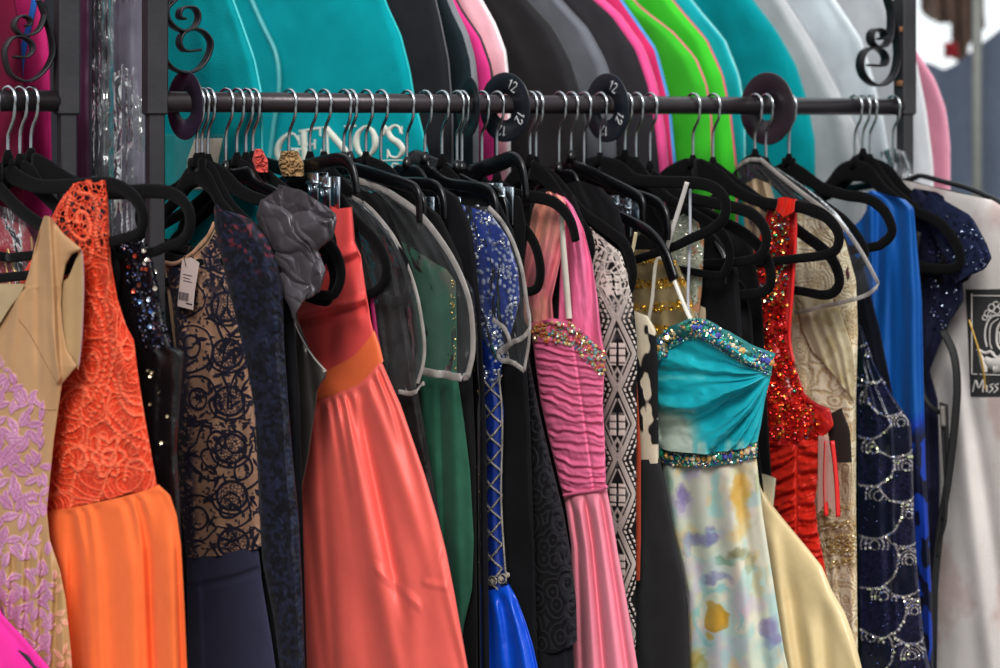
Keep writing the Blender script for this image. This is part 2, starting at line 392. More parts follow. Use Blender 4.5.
# blue grey tarp with its slanting top edge, far behind at the right
def ztop(u):
    x = .92+u*3.0; px = 500+x/5.0*F
    py = np.interp(px, [868, 925, 945, 962, 985, 1010, 1100], [62, 62, 70, 62, 42, 20, -40]); return EYE-(py-HZ)/F*5.0
drape('hanging_tarp', .92, 3.9, 0, ztop, 5.0, 5.0, C('#5a6577'), .06, 16, 4, label='blue grey tarp hanging far behind the right post under bright daylight', cat='tarp')
def zb(u):
    px = 922+u*86; return EYE-(np.interp(px, [922, 930, 934, 942, 956, 960, 974, 985, 1000], [2, 16, 22, 22, 24, 50, 62, 60, 30])-HZ)/F*6.0
x0 = at(922, 0, 6)[0]; x1 = at(985, 0, 6)[0]
drape('brown_awning', x0, x1, zb, at(0, -60, 6)[2], 6.0, 6.0, C('#6d5a50'), .05, 4, 6, label='brown cloth awning seen out of focus between the bright gaps at top right', cat='awning')
V, Q = tube([at(977, 668, 4.7), at(977, 200, 4.7), at(977, -120, 4.7)], .012, 12, up=(0, 1, 0))
V[:, 2] = np.where(V[:, 2] < .9, 0, V[:, 2])
pole = mk('tent_pole', V, Q, mat('dull_pole', C('#6f716d'), attr=False, rough=.6, metal=.3), None); tag(pole, 'grey metal tent pole standing in front of the far tarp at right', 'pole')
o = drape('red_cloth', at(944, 0, 5.9)[0], at(957, 0, 5.9)[0], at(0, 58, 5.9)[2], at(0, 42, 5.9)[2], 5.9, 5.9, C('#a83038'), .02, 2, 9, label='small bright red cloth hanging below the brown awning', cat='cloth')
# ------------------------------------------------------------------ clothes racks
def post(px, top_w, root):
    x, y = rail(px); ax, ay = (CR, SR, 0), (SR, -CR, 0)
    V = join([box((x, y, (RZ+.9)/2-.03), .0095, .0095, (RZ+.9)/2-.05+.03, ax, ay)])
    mk('post', *V, M_iron, root, smooth=False)
    z0 = EYE-(115-HZ)/F*y
    sl = mk('post_sleeve', *box((x, y, (z0+2.5)/2), .0128, .0128, (2.5-z0)/2, ax, ay), M_iron, root, smooth=False)
    for dz in (.045, .125):
        w_ = mk('weld_spot', *box((x-SR*0+CR*.012*(1 if px < 500 else -1), y+SR*.012*(1 if px < 500 else -1)-.004, RZ-.01+dz), .003, .006, .004, ax, ay), M_rust, root)
def scroll(px0, pts, root, small):
    """flat iron band curled in the plane of the rack; pts = pixel path"""
    pl = Plane(px0, psi=-30)
    c = curve(pts, 10); P = pl.W(c[:, 0], c[:, 1], 0)
    up = np.array([SR, -CR, 0.])
    V, Q = tube(P, .0016, 8, up=up, r2=.0098, sq=6)
    mk('scroll', V, Q, M_scroll, root)
for pxs, lab, sc, nm in (
    ((-420, 67), 'black steel clothes rack cut off at the far left, its post beside the wrapped gowns',
     [[(38, 0), (44, 8), (43, 20), (38, 30), (30, 35), (21, 35), (14, 28), (15, 20), (22, 16), (29, 19), (30, 24), (26, 26)],
      [(39, 0), (46, 20), (52, 42), (52, 55), (46, 68), (34, 79), (22, 81), (10, 74), (5, 60), (5, 48), (12, 38), (22, 37), (31, 43), (32, 51), (26, 57), (14, 57)]], 0),
    ((155, 905), 'long black steel clothes rack whose rail carries most of the gowns',
     [[(175, 0), (167, 8), (167, 18), (174, 27), (183, 31), (193, 28), (198, 18), (195, 9), (187, 7), (180, 10), (179, 17), (184, 19)],
      [(170, -6), (162, 22), (161, 45), (164, 58), (172, 68), (186, 73), (199, 68), (208, 55), (210, 42), (203, 32), (192, 29), (182, 34), (179, 43), (183, 50), (190, 51), (199, 50)],
      [(889, 0), (891, 18), (890, 35), (885, 45), (877, 47), (871, 42), (871, 33), (877, 29), (883, 32), (884, 37), (880, 39)],
      [(886, -5), (893, 20), (897, 45), (897, 60), (893, 75), (884, 84), (874, 85), (864, 77), (860, 65), (863, 53), (871, 48), (880, 50), (885, 57), (884, 64), (879, 66), (870, 65)]], 1)):
    x0, y0 = rail(pxs[1]); root = thing('clothes_rack', lab, 'clothes rack', (x0, y0, 0), 'steel clothes racks')
    for p in pxs: post(p, 0, root)
    a, b = rail(pxs[0]), rail(pxs[1])
    V, Q = tube([(a[0], a[1], RZ), ((a[0]+b[0])/2, (a[1]+b[1])/2, RZ), (b[0], b[1], RZ)], .0125, 24, up=(0, 0, 1))
    mk('rail', V, Q, M_railm, root)
    V, Q = tube([(a[0], a[1], 2.42), (b[0], b[1], 2.42)], .0125, 16, up=(0, 0, 1)); mk('top_bar', V, Q, M_railm, root)
    for k_, (x, y) in enumerate((a, b)):     # floor feet
        mk('foot', *box((x, y, .03), .02, .28, .02, (CR, SR, 0), (SR, -CR, 0)), M_iron, root, smooth=False)
    for q in sc: scroll(q[5][0], q, root, False)

# ------------------------------------------------------------------ hangers
def hook(pl, root, neck_z=-.066, m=M_chrome, seed=0):
    R = random.Random(seed); k = R.uniform(.9, 1.1); r = .0152
    th = np.linspace(math.radians(200), math.radians(-22), 18)
    pts = [(-.0155, -.012)]+[(r*math.cos(t), r*math.sin(t)+.001) for t in th]+[(.0125, -.018*k), (.004, -.031*k), (0, -.043), (0, neck_z-.008)]
    c = curve(pts[::1], 3); V, Q = tube(pl.L(c[:, 0], c[:, 1]), .0020, 8, up=(pl.n[0], pl.n[1], 0)); mk('hook', V, Q, m, root)
VEL = [(0, -.082, 15), (.022, -.086, 14), (.048, -.100, 10), (.085, -.118, 7.5), (.135, -.134, 7), (.175, -.146, 7), (.202, -.160, 7), (.215, -.182, 6.5), (.208, -.204, 6), (.188, -.212, 5.2), (.09, -.212, 5.2), (0, -.212, 5.2)]
CLP = [(0, -.082, 9), (.03, -.082, 9), (.09, -.086, 8.5), (.135, -.090, 8), (.150, -.096, 7), (.156, -.112, 5), (.158, -.130, 4)]
def clip(pl, a, z, root):
    parts = []
    for o in (-.007, .007):
        parts.append(box(pl.L(a, z-.02, o), .010, .0012, .024, (pl.d[0], pl.d[1], 0), (pl.n[0], pl.n[1], 0)))
    th = np.linspace(0, math.pi*2, 12); P = pl.L(a+.006*np.cos(th), z-.012+.008*np.sin(th), .0095)
    parts.append(tube(P, .0009, 6, up=(pl.n[0], pl.n[1], 0)))
    parts.append(tube(pl.L([a-.012, a+.012], [z-.008, z-.008], .0085), .0022, 8, up=(pl.n[0], pl.n[1], 0)))
    cl = mk('clip', *join(parts[:2]), M_clipm, root); mk('spring', *join(parts[2:]), M_clipm, cl)
HN = 0
def hanger(h, label, kind='velvet', path=None, tilt=0., scale=1., half=True, clips=(), psi=None, thick=None, far=True):
    """path: (px,py[,half height mm]) of the near half, neck to centre of bar; the far half mirrors it"""
    global HN; HN += 1
    pl = Plane(h, psi=psi); nm = 'velvet_hanger' if kind == 'velvet' else 'plastic_hanger'
    root = thing(nm, label, 'hanger', (pl.O[0], pl.O[1], RZ), 'hangers on the racks')
    m = M_velvet if kind == 'velvet' else M_plast
    if path is None:
        base = VEL if kind == 'velvet' else CLP; q = np.array([(a*scale, z, r) for a, z, r in base])
        t = math.radians(tilt); q = np.stack([q[:, 0]*math.cos(t)-(q[:, 1]+.08)*math.sin(t), q[:, 0]*math.sin(t)+(q[:, 1]+.08)*math.cos(t)-.08, q[:, 2]], 1)
    else:
        q = []
        for i, p in enumerate(path):
            a, z = pl.loc(p[0], p[1])
            r = p[2] if len(p) > 2 else (7 if kind == 'velvet' else 6.5)
            if kind == 'velvet' and len(p) < 3:
                r = 14 if i == 0 else 11 if i == 1 else 7.5 if i < len(path)*.55 else 5.5
            q.append((a, z, r))
        q = np.array(q)
    n0 = (0.0, -.078 if path is None else q[0, 1]+q[0, 2]*.0004, q[0, 2])
    nearp = curve(q, 8)
    ty = (thick or (3.6 if kind == 'velvet' else 3.2))/1000
    start = np.array([[0.0, q[0, 1]+.0*q[0, 0], q[0, 2]]])
    c = nearp if abs(q[0, 0]) < .004 else np.vstack([start, nearp])
    parts = []
    for sgn in ((1, -1) if far else (1,)):
        P = pl.L(c[:, 0]*sgn, c[:, 1]); parts.append(tube(P, ty*np.ones(len(c)), 12, up=None, r2=None) if False else band(pl, P, c[:, 2]/1000, ty))
    mk('body', *join(parts), m, root)
    # neck collar
    V, Q = tube(pl.L([0, 0, 0], [q[0, 1]+.004, q[0, 1]+.014, q[0, 1]+.021]), [.0075, .006, .0035], 10, up=(1, 0, 0)); mk('neck', V, Q, m, root)
    hook(pl, root, q[0, 1]+.012, seed=HN)
    for a_px, z_px in clips:
        a, z = pl.loc(a_px, z_px); clip(pl, a, z, root)
    return root
def band(pl, P, hh, tt, sides=12):
    """sweep in the hanger plane: hh half height in plane, tt half thickness along the normal"""
    T = np.gradient(P, axis=0); T /= np.linalg.norm(T, axis=1)[:, None]+1e-12
    n = np.array([pl.n[0], pl.n[1], 0]); B = np.cross(T, n); B /= np.linalg.norm(B, axis=1)[:, None]+1e-12
    th = np.linspace(0, 2*math.pi, sides, endpoint=False)
    cx = np.sign(np.cos(th))*abs(np.cos(th))**.7; sy = np.sign(np.sin(th))*abs(np.sin(th))**.7
    V = P[:, None]+B[:, None]*(cx[None, :, None]*hh[:, None, None])+n[None, None]*(sy[None, :, None]*tt)
    V = V.reshape(-1, 3); Q = grid_quads(len(P), sides, True); b = len(V)
    e0 = P[0]+(V[:sides]-P[0])*.02; e1 = P[-1]+(V[-sides:]-P[-1])*.02; V = np.vstack([V, e0, e1])
    i = np.arange(sides); j = (i+1) % sides; l = b-sides
    return V, np.vstack([Q, np.stack([i, b+i, b+j, j], -1), np.stack([l+i, l+j, b+sides+j, b+sides+i], -1)])
# every hanger on the rails, left to right
hanger(-8, 'black velvet hanger carrying the nude gown with lilac flowers', path=[(-16, 176, 16), (0, 190, 9), (20, 210, 8), (45, 228, 7), (68, 246, 6.5), (74, 260, 6), (66, 270, 5.5), (30, 275, 5.5), (-10, 279, 5.5)])
hanger(8, 'black velvet hanger of the orange lace gown, rounded end right of the strap',
       path=[(8, 168, 14), (14, 176, 11), (38, 186, 8.5), (70, 186, 8), (108, 184, 8), (128, 192, 7.5), (141, 208, 7), (143, 224, 6.5), (136, 234, 6), (106, 243, 6), (60, 252, 5.5), (8, 258, 5.5)])
hanger(20, 'black velvet hanger half hidden behind the nude strap with the red glitter dress', tilt=-2, scale=.9)
hanger(31, 'broad black velvet hanger by the left post, its end crossing the long rack post',
       path=[(37, 166, 15), (50, 172, 13), (75, 184, 9), (110, 192, 8), (150, 191, 8), (172, 194, 7.5), (187, 207, 7), (190, 225, 6.5), (183, 240, 6), (165, 247, 5.5), (140, 254, 5.5), (37, 262, 5.5)])
hanger(197, 'black velvet hanger carrying the navy lace gown, first hump beside the long rack post',
       path=[(190, 170, 15), (204, 178, 13), (214, 192, 8), (222, 206, 7.5), (236, 222, 7), (246, 240, 6.5), (243, 256, 6), (225, 262, 5.5), (190, 262, 5.5)])
hanger(202, 'plain black velvet hanger squeezed between the two humped hangers beside the long rack post', tilt=-7, scale=.8)
hanger(208, 'black velvet hanger whose arm runs under the grey ruffle, second hump right of the post',
       path=[(206, 171, 15), (222, 177, 13), (238, 190, 9), (252, 197, 8), (266, 202, 7.5), (279, 212, 7), (284, 226, 6.5), (278, 240, 6), (262, 248, 5.5), (206, 256, 5.5)])
hanger(226, 'black plastic hanger with a block shaped shoulder left of the coral flower', 'plastic', path=[(237, 178, 12), (248, 176, 11), (256, 184, 7), (275, 192, 6), (295, 205, 5), (300, 225, 4)])
hanger(237, 'black velvet hanger with a tall ribbed neck beside the coral flower', tilt=-4)
hanger(246, 'black velvet hanger directly behind the coral flower scrap', tilt=-8, scale=.9)
hanger(253, 'black velvet hanger with its loop end poking through the grey satin ruffle',
       path=[(254, 168, 13), (270, 180, 10), (298, 202, 7.5), (322, 222, 7.5), (332, 242, 7), (328, 256, 6.5), (312, 264, 6), (285, 262, 5.5), (254, 258, 5.5)])
hanger(289, 'long black plastic clip hanger gripping the coral gown', 'plastic', path=[(284, 172, 9), (300, 168, 9), (322, 163, 9), (340, 160, 9), (350, 166, 7.5), (355, 180, 6), (357, 194, 5.5)], clips=[(318, 176), (330, 180)])
hanger(310, 'black velvet hanger with its loop close right of the coral bodice',
       path=[(308, 168, 13), (326, 182, 10), (350, 215, 7.5), (374, 240, 7.5), (385, 262, 7), (384, 280, 6.5), (374, 292, 6), (350, 298, 5.5), (308, 298, 5.5)])
hanger(324, 'black velvet hanger inside the left clear cover, its bar showing through the vinyl',
       path=[(323, 168, 13), (345, 190, 10), (375, 225, 7.5), (398, 252, 7.5), (409, 275, 7), (408, 294, 6.5), (398, 301, 6), (370, 299, 5.5), (323, 296, 5.5)])
hanger(344, 'black plastic clip hanger behind the long coral hanger', 'plastic', tilt=-5)
hanger(350, 'black plastic hanger low behind the coral gown clip hanger, left of the first clear cover', 'plastic', tilt=-9)
hanger(366, 'black velvet hanger with a round hump under the lettered teal bag', path=[(370, 168, 15), (386, 174, 13), (402, 188, 9), (420, 205, 7.5), (440, 235, 7), (452, 262, 7), (448, 280, 6), (430, 284, 5.5), (370, 280, 5.5)])
hanger(381, 'black plastic clip hanger with a flat bar in front of the green gown cover', 'plastic', path=[(379, 182, 8), (400, 183, 8), (425, 184, 8), (437, 188, 7.5), (443, 202, 6), (444, 220, 5)], clips=[(425, 200)])
hanger(407, 'black plastic hanger with a short boxy shoulder behind the flat bar one', 'plastic', path=[(407, 173, 10), (416, 173, 10), (424, 180, 7), (430, 192, 6), (448, 204, 5), (455, 222, 4)])
hanger(425, 'long black plastic clip hanger sloping down toward the blue beaded gown', 'plastic', path=[(421, 168, 10), (430, 173, 10), (446, 183, 8), (470, 187, 8), (487, 191, 8), (494, 202, 6.5), (496, 222, 5)], clips=[(452, 200)])
hanger(442, 'black velvet hanger ending in a big loop over the blue beaded shoulder',
       path=[(440, 170, 12), (452, 178, 9), (468, 196, 7.5), (484, 212, 7.5), (494, 230, 7.5), (493, 248, 7), (484, 257, 6.5), (462, 262, 6), (440, 262, 5.5)])
hanger(457, 'black plastic hanger running parallel just behind the long sloping one', 'plastic', path=[(455, 176, 8), (475, 186, 8), (496, 192, 8), (504, 204, 6), (507, 226, 5)])
hanger(462, 'big black plastic clip hanger rising to the right with shiny metal clips', 'plastic', path=[(462, 177, 11), (480, 170, 11), (500, 163, 11), (512, 159, 10), (520, 165, 7.5), (524, 180, 6), (526, 197, 5)], clips=[(493, 186), (504, 190)])
hanger(482, 'black velvet hanger with a slim loop left of the pink chiffon drape',
       path=[(482, 182, 9), (500, 198, 8), (520, 222, 7), (534, 243, 7), (540, 265, 7), (539, 283, 6.5), (532, 291, 6), (512, 292, 5.5), (482, 292, 5.5)])
hanger(497, 'black velvet arm crossing over the pink chiffon shoulder', path=[(500, 186, 9), (515, 194, 8), (545, 199, 8), (560, 207, 7.5), (571, 222, 7), (576, 241, 6)])
hanger(530, 'black velvet hanger carrying the pink chiffon gown, loop right of the shoulder',
       path=[(531, 170, 14), (545, 178, 11), (560, 196, 8), (574, 214, 7.5), (588, 236, 7), (590, 254, 6.5), (582, 262, 6), (560, 268, 5.5), (531, 274, 5.5)])
hanger(536, 'black velvet hanger carrying the black and white crochet dress',
       path=[(538, 172, 13), (555, 182, 10), (580, 210, 7.5), (604, 228, 7.5), (624, 244, 7.5), (632, 266, 7), (631, 284, 6.5), (624, 292, 6), (600, 292, 5.5), (538, 288, 5.5)])
hanger(559, 'black plastic hanger with a boxy centre and long sagging arm with rounded tip', 'plastic', path=[(560, 178, 11), (572, 178, 10), (580, 192, 7.5), (595, 206, 7), (624, 218, 7), (648, 232, 8), (664, 252, 8), (674, 280, 8)])
hanger(571, 'black plastic skirt hanger just right of the boxy one', 'plastic', tilt=-12)
hanger(584, 'long black plastic clip hanger above the gold sequin top', 'plastic', path=[(585, 180, 8), (602, 184, 8), (630, 193, 8), (655, 202, 8), (664, 212, 7), (667, 226, 6), (667, 240, 5)], clips=[(618, 198), (630, 202)])
hanger(600, 'black velvet hanger with a big loop holding the turquoise gown by clear straps',
       path=[(604, 168, 16), (620, 172, 15), (636, 180, 9), (665, 182, 8), (695, 183, 8), (714, 188, 8), (725, 201, 8), (724, 217, 7.5), (712, 229, 7), (690, 239, 6.5), (668, 249, 6), (604, 270, 5.5)])
hanger(625, 'black velvet hanger with a loop end hidden behind the turquoise gown straps', tilt=-3)
hanger(636, 'black velvet hanger with its loop just left of the red sequin strap, upper of two',
       path=[(632, 172, 13), (650, 184, 10), (690, 198, 8), (728, 206, 8), (752, 214, 8), (765, 230, 7.5), (765, 248, 7), (754, 259, 6.5), (720, 263, 6), (632, 266, 5.5)])
hanger(650, 'black velvet hanger with its loop just left of the red sequin strap, lower of two',
       path=[(650, 176, 12), (680, 200, 9), (715, 218, 8), (745, 234, 8), (764, 254, 8), (771, 276, 7.5), (765, 291, 7), (738, 295, 6.5), (700, 296, 6), (650, 296, 5.5)])
hanger(693, 'black velvet hanger carrying the red sequin gown by its strap',
       path=[(701, 170, 16), (718, 178, 14), (738, 192, 9), (765, 203, 8), (800, 207, 8), (822, 214, 8), (837, 230, 7.5), (838, 245, 7), (828, 254, 6.5), (793, 259, 6), (701, 268, 5.5)])
hanger(713, 'black velvet hanger with the lower loop right of the red sequin strap',
       path=[(716, 172, 14), (732, 182, 11), (765, 205, 8), (800, 232, 8), (828, 254, 8), (839, 276, 7.5), (836, 290, 7), (823, 295, 6.5), (793, 290, 6), (716, 282, 5.5)])
hanger(755, 'black velvet hanger inside the clear cover carrying the cream lace gown', tilt=-6, scale=.9)
hanger(766, 'black velvet hanger under the clear cover showing a straight lower bar', path=[(766, 172, 13), (785, 180, 10), (815, 200, 8), (845, 222, 8), (862, 245, 7.5), (863, 260, 7), (850, 268, 6.5), (800, 270, 6), (766, 270, 6)])
hanger(789, 'black velvet hanger with its loop in front of the royal blue gown',
       path=[(784, 168, 15), (800, 174, 12), (822, 188, 9), (845, 195, 8), (868, 199, 8), (884, 211, 8), (892, 230, 7.5), (884, 242, 7), (866, 248, 6.5), (784, 256, 6)])
hanger(855, 'round humped black velvet hanger carrying the royal blue gown near the right post',
       path=[(853, 170, 17), (868, 174, 14), (884, 190, 9), (908, 208, 8), (936, 221, 8), (954, 240, 8), (960, 260, 7.5), (950, 269, 7), (905, 268, 6.5), (853, 268, 6)])
hanger(863, 'black velvet hanger tucked between the two humps at the right end of the rail', tilt=-6, scale=.85)
hanger(870, 'black velvet hanger carrying the navy cap sleeved gown, rear of the right hand cluster',
       path=[(872, 168, 16), (888, 174, 13), (905, 192, 9), (930, 208, 8), (958, 232, 8), (972, 254, 7.5), (968, 272, 7), (950, 280, 6.5), (872, 276, 6)])
hanger(893, 'shiny hanger at the end of the rail carrying the white printed garment bag', 'plastic', path=[(893, 184, 8), (905, 184, 7), (930, 190, 6), (965, 198, 6), (1000, 212, 5), (1004, 224, 4)])

# size ring discs on the rail
def ring_disc(px, R_mm, hole_mm, psi, label, text, col, th0=0, tilt=0, slot=True):
    pl = Plane(px, psi=psi); root = thing('size_ring', label, 'size ring', (pl.O[0], pl.O[1], RZ), 'round size discs on the rail')
    Rr, hh = R_mm/1000, hole_mm/1000; n = 72; th = np.linspace(0, 2*math.pi, n, endpoint=False); rows = []
    dz = -.004
    for r, o in ((hh, -.0008), (hh, .0008), (Rr*.97, .0008), (Rr, .0003), (Rr, -.0003), (Rr*.97, -.0008)):
        rows.append(pl.L(r*np.cos(th), r*np.sin(th)+dz, o))
    V = np.stack(rows, 0); Q = grid_quads(6, n, True); i = np.arange(n); Q = np.vstack([Q, np.stack([5*n+i, 5*n+(i+1) % n, (i+1) % n, i], -1)])
    dk = mk('disc', V.reshape(-1, 3), Q, mat('disc_'+col, C('#'+col), attr=False, rough=.35, spec=.5, var=.06), root)
    if text:
        for k, ang in enumerate((62, -28, -100, 165)):
            parts = []
            t = math.radians(ang); rc = (Rr+hh)/2; s = .0075
            for st in ([(-.9, .5), (-.6, .9), (-.6, -.9)], [(.0, .5), (.3, .9), (.8, .8), (.85, .3), (.0, -.9), (.95, -.9)]):
                q = curve(st, 3) if False else np.array(st, float); q = np.vstack([q[i]+(q[i+1]-q[i])*f for i in range(len(q)-1) for f in (0, .5)]+[q[-1]])
                lx, ly = q[:, 0]*s, q[:, 1]*s; a = rc*math.cos(t)+lx*math.sin(t)+ly*math.cos(t); z = rc*math.sin(t)-lx*math.cos(t)+ly*math.sin(t)
                parts.append(tube(pl.L(a, z+dz, .0012), .0009, 5, up=(pl.n[0], pl.n[1], 0)))
            mk('number_marking', *join(parts), mat('ring_print', C('#b9babd'), attr=False, rough=.6), dk)
ring_disc(185, 42, 17, 50, 'purplish black plastic size ring seen almost edge on beside the long rack post', False, '251d2c')
ring_disc(468, 40, 17, 66, 'black size ring left of the ring marked 12', False, '15171d')
ring_disc(505, 46, 17, 44, 'black size ring with 12 printed on it, turned toward the viewer', True, '171a22')
ring_disc(607, 47, 17, 54, 'dark size ring with white marks in front of the grey bag', True, '141d26')
ring_disc(767, 52, 17, 50, 'dark brown size ring in front of the teal bag at right', False, '2b2228')
# ------------------------------------------------------------------ garment bags on the rack behind
def felt_col(hexc, seed=0, k=.06):
    a = C(hexc)
    return lambda x, y, u, v: mix(a, a*(1-k*2), fbm(x*.03, y*.02, seed))
def bag(name, label, cat, right, left, top, colr, seed, back=.06, T=26, piping=None, pipe_px=3.0, m=None, bot=700, amp=7, hpx=None, nf=5, group='garment bags on the rear rack', psi=None, pipe2=None):
    """right: near edge curve in px; left: constant px; hangs from the upper rear rail"""
    xe = max(p[0] for p in right); pl = Plane(xe if hpx is None else hpx, psi=psi or psi_of(max(xe, 0))*57.3, back=back)
    nk = right[0][0]-62; y0_ = right[0][1]; top = min(y0_-85, -120)
    right = [(nk+9, top), (nk+16, y0_-62), (nk+34, y0_-34)]+list(right)
    S = Sheet(pl, [(min(nk-9, right[-1][0]-20), top), (min(nk-12, right[-1][0]-20), y0_-60), (left, y0_-20), (left, 900)], right, top, bot, T, folds(seed, nf, amp, .07, 0, .5, wrinkle=1.4), sm=4)
    p = S.point((left+xe)/2, bot); root = thing(name, label, cat, (p[0], p[1], p[2]), group)
    S.build('body', m or M_felt, root, felt_col(colr, seed), du=2.2, dv=3)
    if piping:
        ys = np.linspace(top, bot, 90); xs = smooth_interp(right, ys, 4)
        P = S.pl.W(xs, ys, .0); V, Q = tube(P, pipe_px*.0007, 8, up=(S.pl.n[0], S.pl.n[1], 0)); mk('piping', V, Q, mat('piping_'+piping, C('#'+piping), attr=False, rough=.7, sheen=.2, bump=.3), root)
    return S, root
# far left, behind the left rack
S, r = bag('garment_bag', 'magenta garment bag with a blue stripe behind the far left scroll', 'garment bag', [(40, -40), (50, 60), (52, 160), (52, 700)], -60, -40, '#e0307f', 11, back=.10, nf=4, T=20)
mk('stripe', *ribbon(S, [(37, -20), (33, 10), (27, 35), (22, 60), (20, 90), (18, 160), (16, 260)], [6, 6, 6, 6, 6, 6, 6], extra=1.5), mat('blue_stripe', C('#2068c8'), attr=False, rough=.7), r)
bag('garment_bag', 'dark wine red garment bag cut off by the left edge of the photo', 'garment bag', [(8, -40), (20, 30), (24, 90), (24, 700)], -120, -40, '#6a1030', 12, back=.02, nf=4, T=18)
# plastic wrapped gowns between the two posts
def wrapped(name, label, x0, x1, colr, seed, back, film=True, m=None):
    pl = Plane((x0+x1)/2, psi=38, back=back)
    S = Sheet(pl, [(x0, -60), (x0, 900)], [(x1, -60), (x1, 900)], -60, 700, 16, folds(seed, 6, 9, .06, 0, .3, 2.5), sm=2)
    p = S.point((x0+x1)/2, 700); root = thing(name, label, 'wrapped gown', p, 'gowns between the two racks')
    S.build('cloth', m or M_satin, root, felt_col(colr, seed, .1), du=1.5, dv=3)
    if film:
        S2 = Sheet(pl, [(x0-2, -60), (x0-2, 900)], [(x1+2, -60), (x1+2, 900)], -60, 690, 24, folds(seed+1, 9, 7, .035, 0, .2, 6, sharp=1.6), sm=2)
        S2.build('plastic_wrap', M_film2, root, np.array([1., 1, 1]), du=1.2, dv=2, front_only=True)
wrapped('wrapped_gown', 'dark purple gown hanging right of the left rack post', 70, 92, '#4a2742', 21, .20, False)
wrapped('wrapped_gown', 'charcoal gown in crinkled plastic between the two posts', 86, 112, '#2c2d35', 22, .23)
wrapped('wrapped_gown', 'pale grey lilac gown in shiny plastic left of the long rack post', 106, 148, '#8f8b9c', 23, .27)
# teal bags left
S, r = bag('garment_bag', 'teal garment bag right of the long rack post with a pale document pocket', 'garment bag', [(225, -20), (240, 20), (254, 60), (261, 95), (262, 180), (262, 700)], 120, -40, '#00979f', 31, piping='3fc4c8', back=.02, nf=4)
pk = patch(S, [(166, 130), (166, 190)], [(226, 130), (226, 190)], 134, 190, 1.5); pko = mk('pocket', *pk, mat('clear_pocket', C('#35aeb1'), attr=False, rough=.25, alpha=.5), r)
mk('card', *patch(S, [(196, 137), (188, 160), (186, 190)], [(223, 140), (219, 160), (216, 190)], 138, 188, 2.6), mat('card', C('#d9d3c0'), attr=False, rough=.6), pko)
S, r = bag('garment_bag', 'bright teal garment bag with white serif lettering behind the rail', 'garment bag', [(374, -30), (386, 5), (400, 35), (409, 70), (414, 100), (424, 140), (432, 175), (440, 260), (440, 700)], 215, -40, '#00a4ae', 32, piping='14c6ca', back=.06, T=24, amp=6, nf=5)
L = []
def st(pts, wd): L.append(ribbon(S, pts, wd, extra=.8, n=8))
st([(300, 141), (295, 134), (287, 136), (280, 145), (279, 155), (284, 162), (291, 164), (297, 161)], [2, 2, 4, 6, 6, 4, 2.5, 3]); st([(298, 149), (298, 163)], [4.5, 4.5]); st([(292, 149), (303, 149)], [2.2, 2.2]); st([(300, 135), (300.5, 145)], [1.6, 1.6])
st([(305, 131), (306, 160)], [6, 6]); st([(300, 131.5), (321, 128)], [2, 2.4]); st([(301, 160), (323, 158)], [2, 2.4]); st([(306, 145), (316, 144)], [2, 2]); st([(316, 139), (316, 149)], [1.8, 1.8]); st([(321, 127), (321.5, 136)], [1.8, 1.8]); st([(323, 149), (322, 158)], [1.8, 1.8])
st([(328, 128), (329, 158)], [2.2, 2.2]); st([(327, 128), (340, 143), (352, 158)], [6, 6.5, 6.5]); st([(351, 126), (352, 158)], [2.2, 2.2]); st([(345, 126.5), (357, 126)], [1.8, 1.8]); st([(323, 127.5), (331, 127.5)], [1.8, 1.8]); st([(324, 158.5), (334, 158)], [1.8, 1.8])
st([(366, 126), (359, 133), (357, 142), (360, 152), (367, 157), (374, 150), (376, 141), (373, 131), (366, 126)], [2.5, 5, 6.5, 5, 2.5, 5, 6.5, 5, 2.5])
st([(384, 126), (386, 129), (384, 134), (379, 138)], [4, 4.5, 3, 1])
st([(401, 133), (399, 127), (394, 126), (389, 131), (392, 138), (399, 143), (403, 150), (398, 157), (391, 156), (388, 150)], [2, 2.5, 3, 5, 6, 6.5, 5.5, 3, 2.5, 2.5]); st([(402, 126), (402, 134)], [1.6, 1.6]); st([(388, 149), (388, 158)], [1.6, 1.6])
st([(347, 161), (403, 160)], [1.4, 1.4])
for x, sh in ((350, 'A'), (361, 'W'), (373, 'A'), (385, 'R'), (396, 'E')):
    if sh == 'A': st([(x-4, 172), (x, 163), (x+4, 172)], [1.4, 1.8, 2.2])
    elif sh == 'W': st([(x-4, 163), (x-2, 172), (x, 165), (x+2, 172), (x+4, 163)], [1.8]*5)
    elif sh == 'R': st([(x-3, 172), (x-3, 164), (x+3, 165), (x-2, 168), (x+4, 172)], [1.8]*5)
    else: st([(x+3, 164), (x-3, 164), (x-3, 172), (x+3, 172)], [1.8]*4)
mk('lettering', *join(L), mat('white_print', C('#dcdccf'), attr=False, rough=.7), r)
px_ = curve([(240, -30), (262, 20), (278, 55), (281, 90), (275, 130), (270, 175), (268, 260)], 10)
V, Q = tube(S.point(px_[:, 0], px_[:, 1], 9), .0032, 8, up=(S.pl.n[0], S.pl.n[1], 0)); mk('pocket_seam', V, Q, mat('pale_seam', C('#6fd0d4'), attr=False, rough=.3, alpha=.7), r)
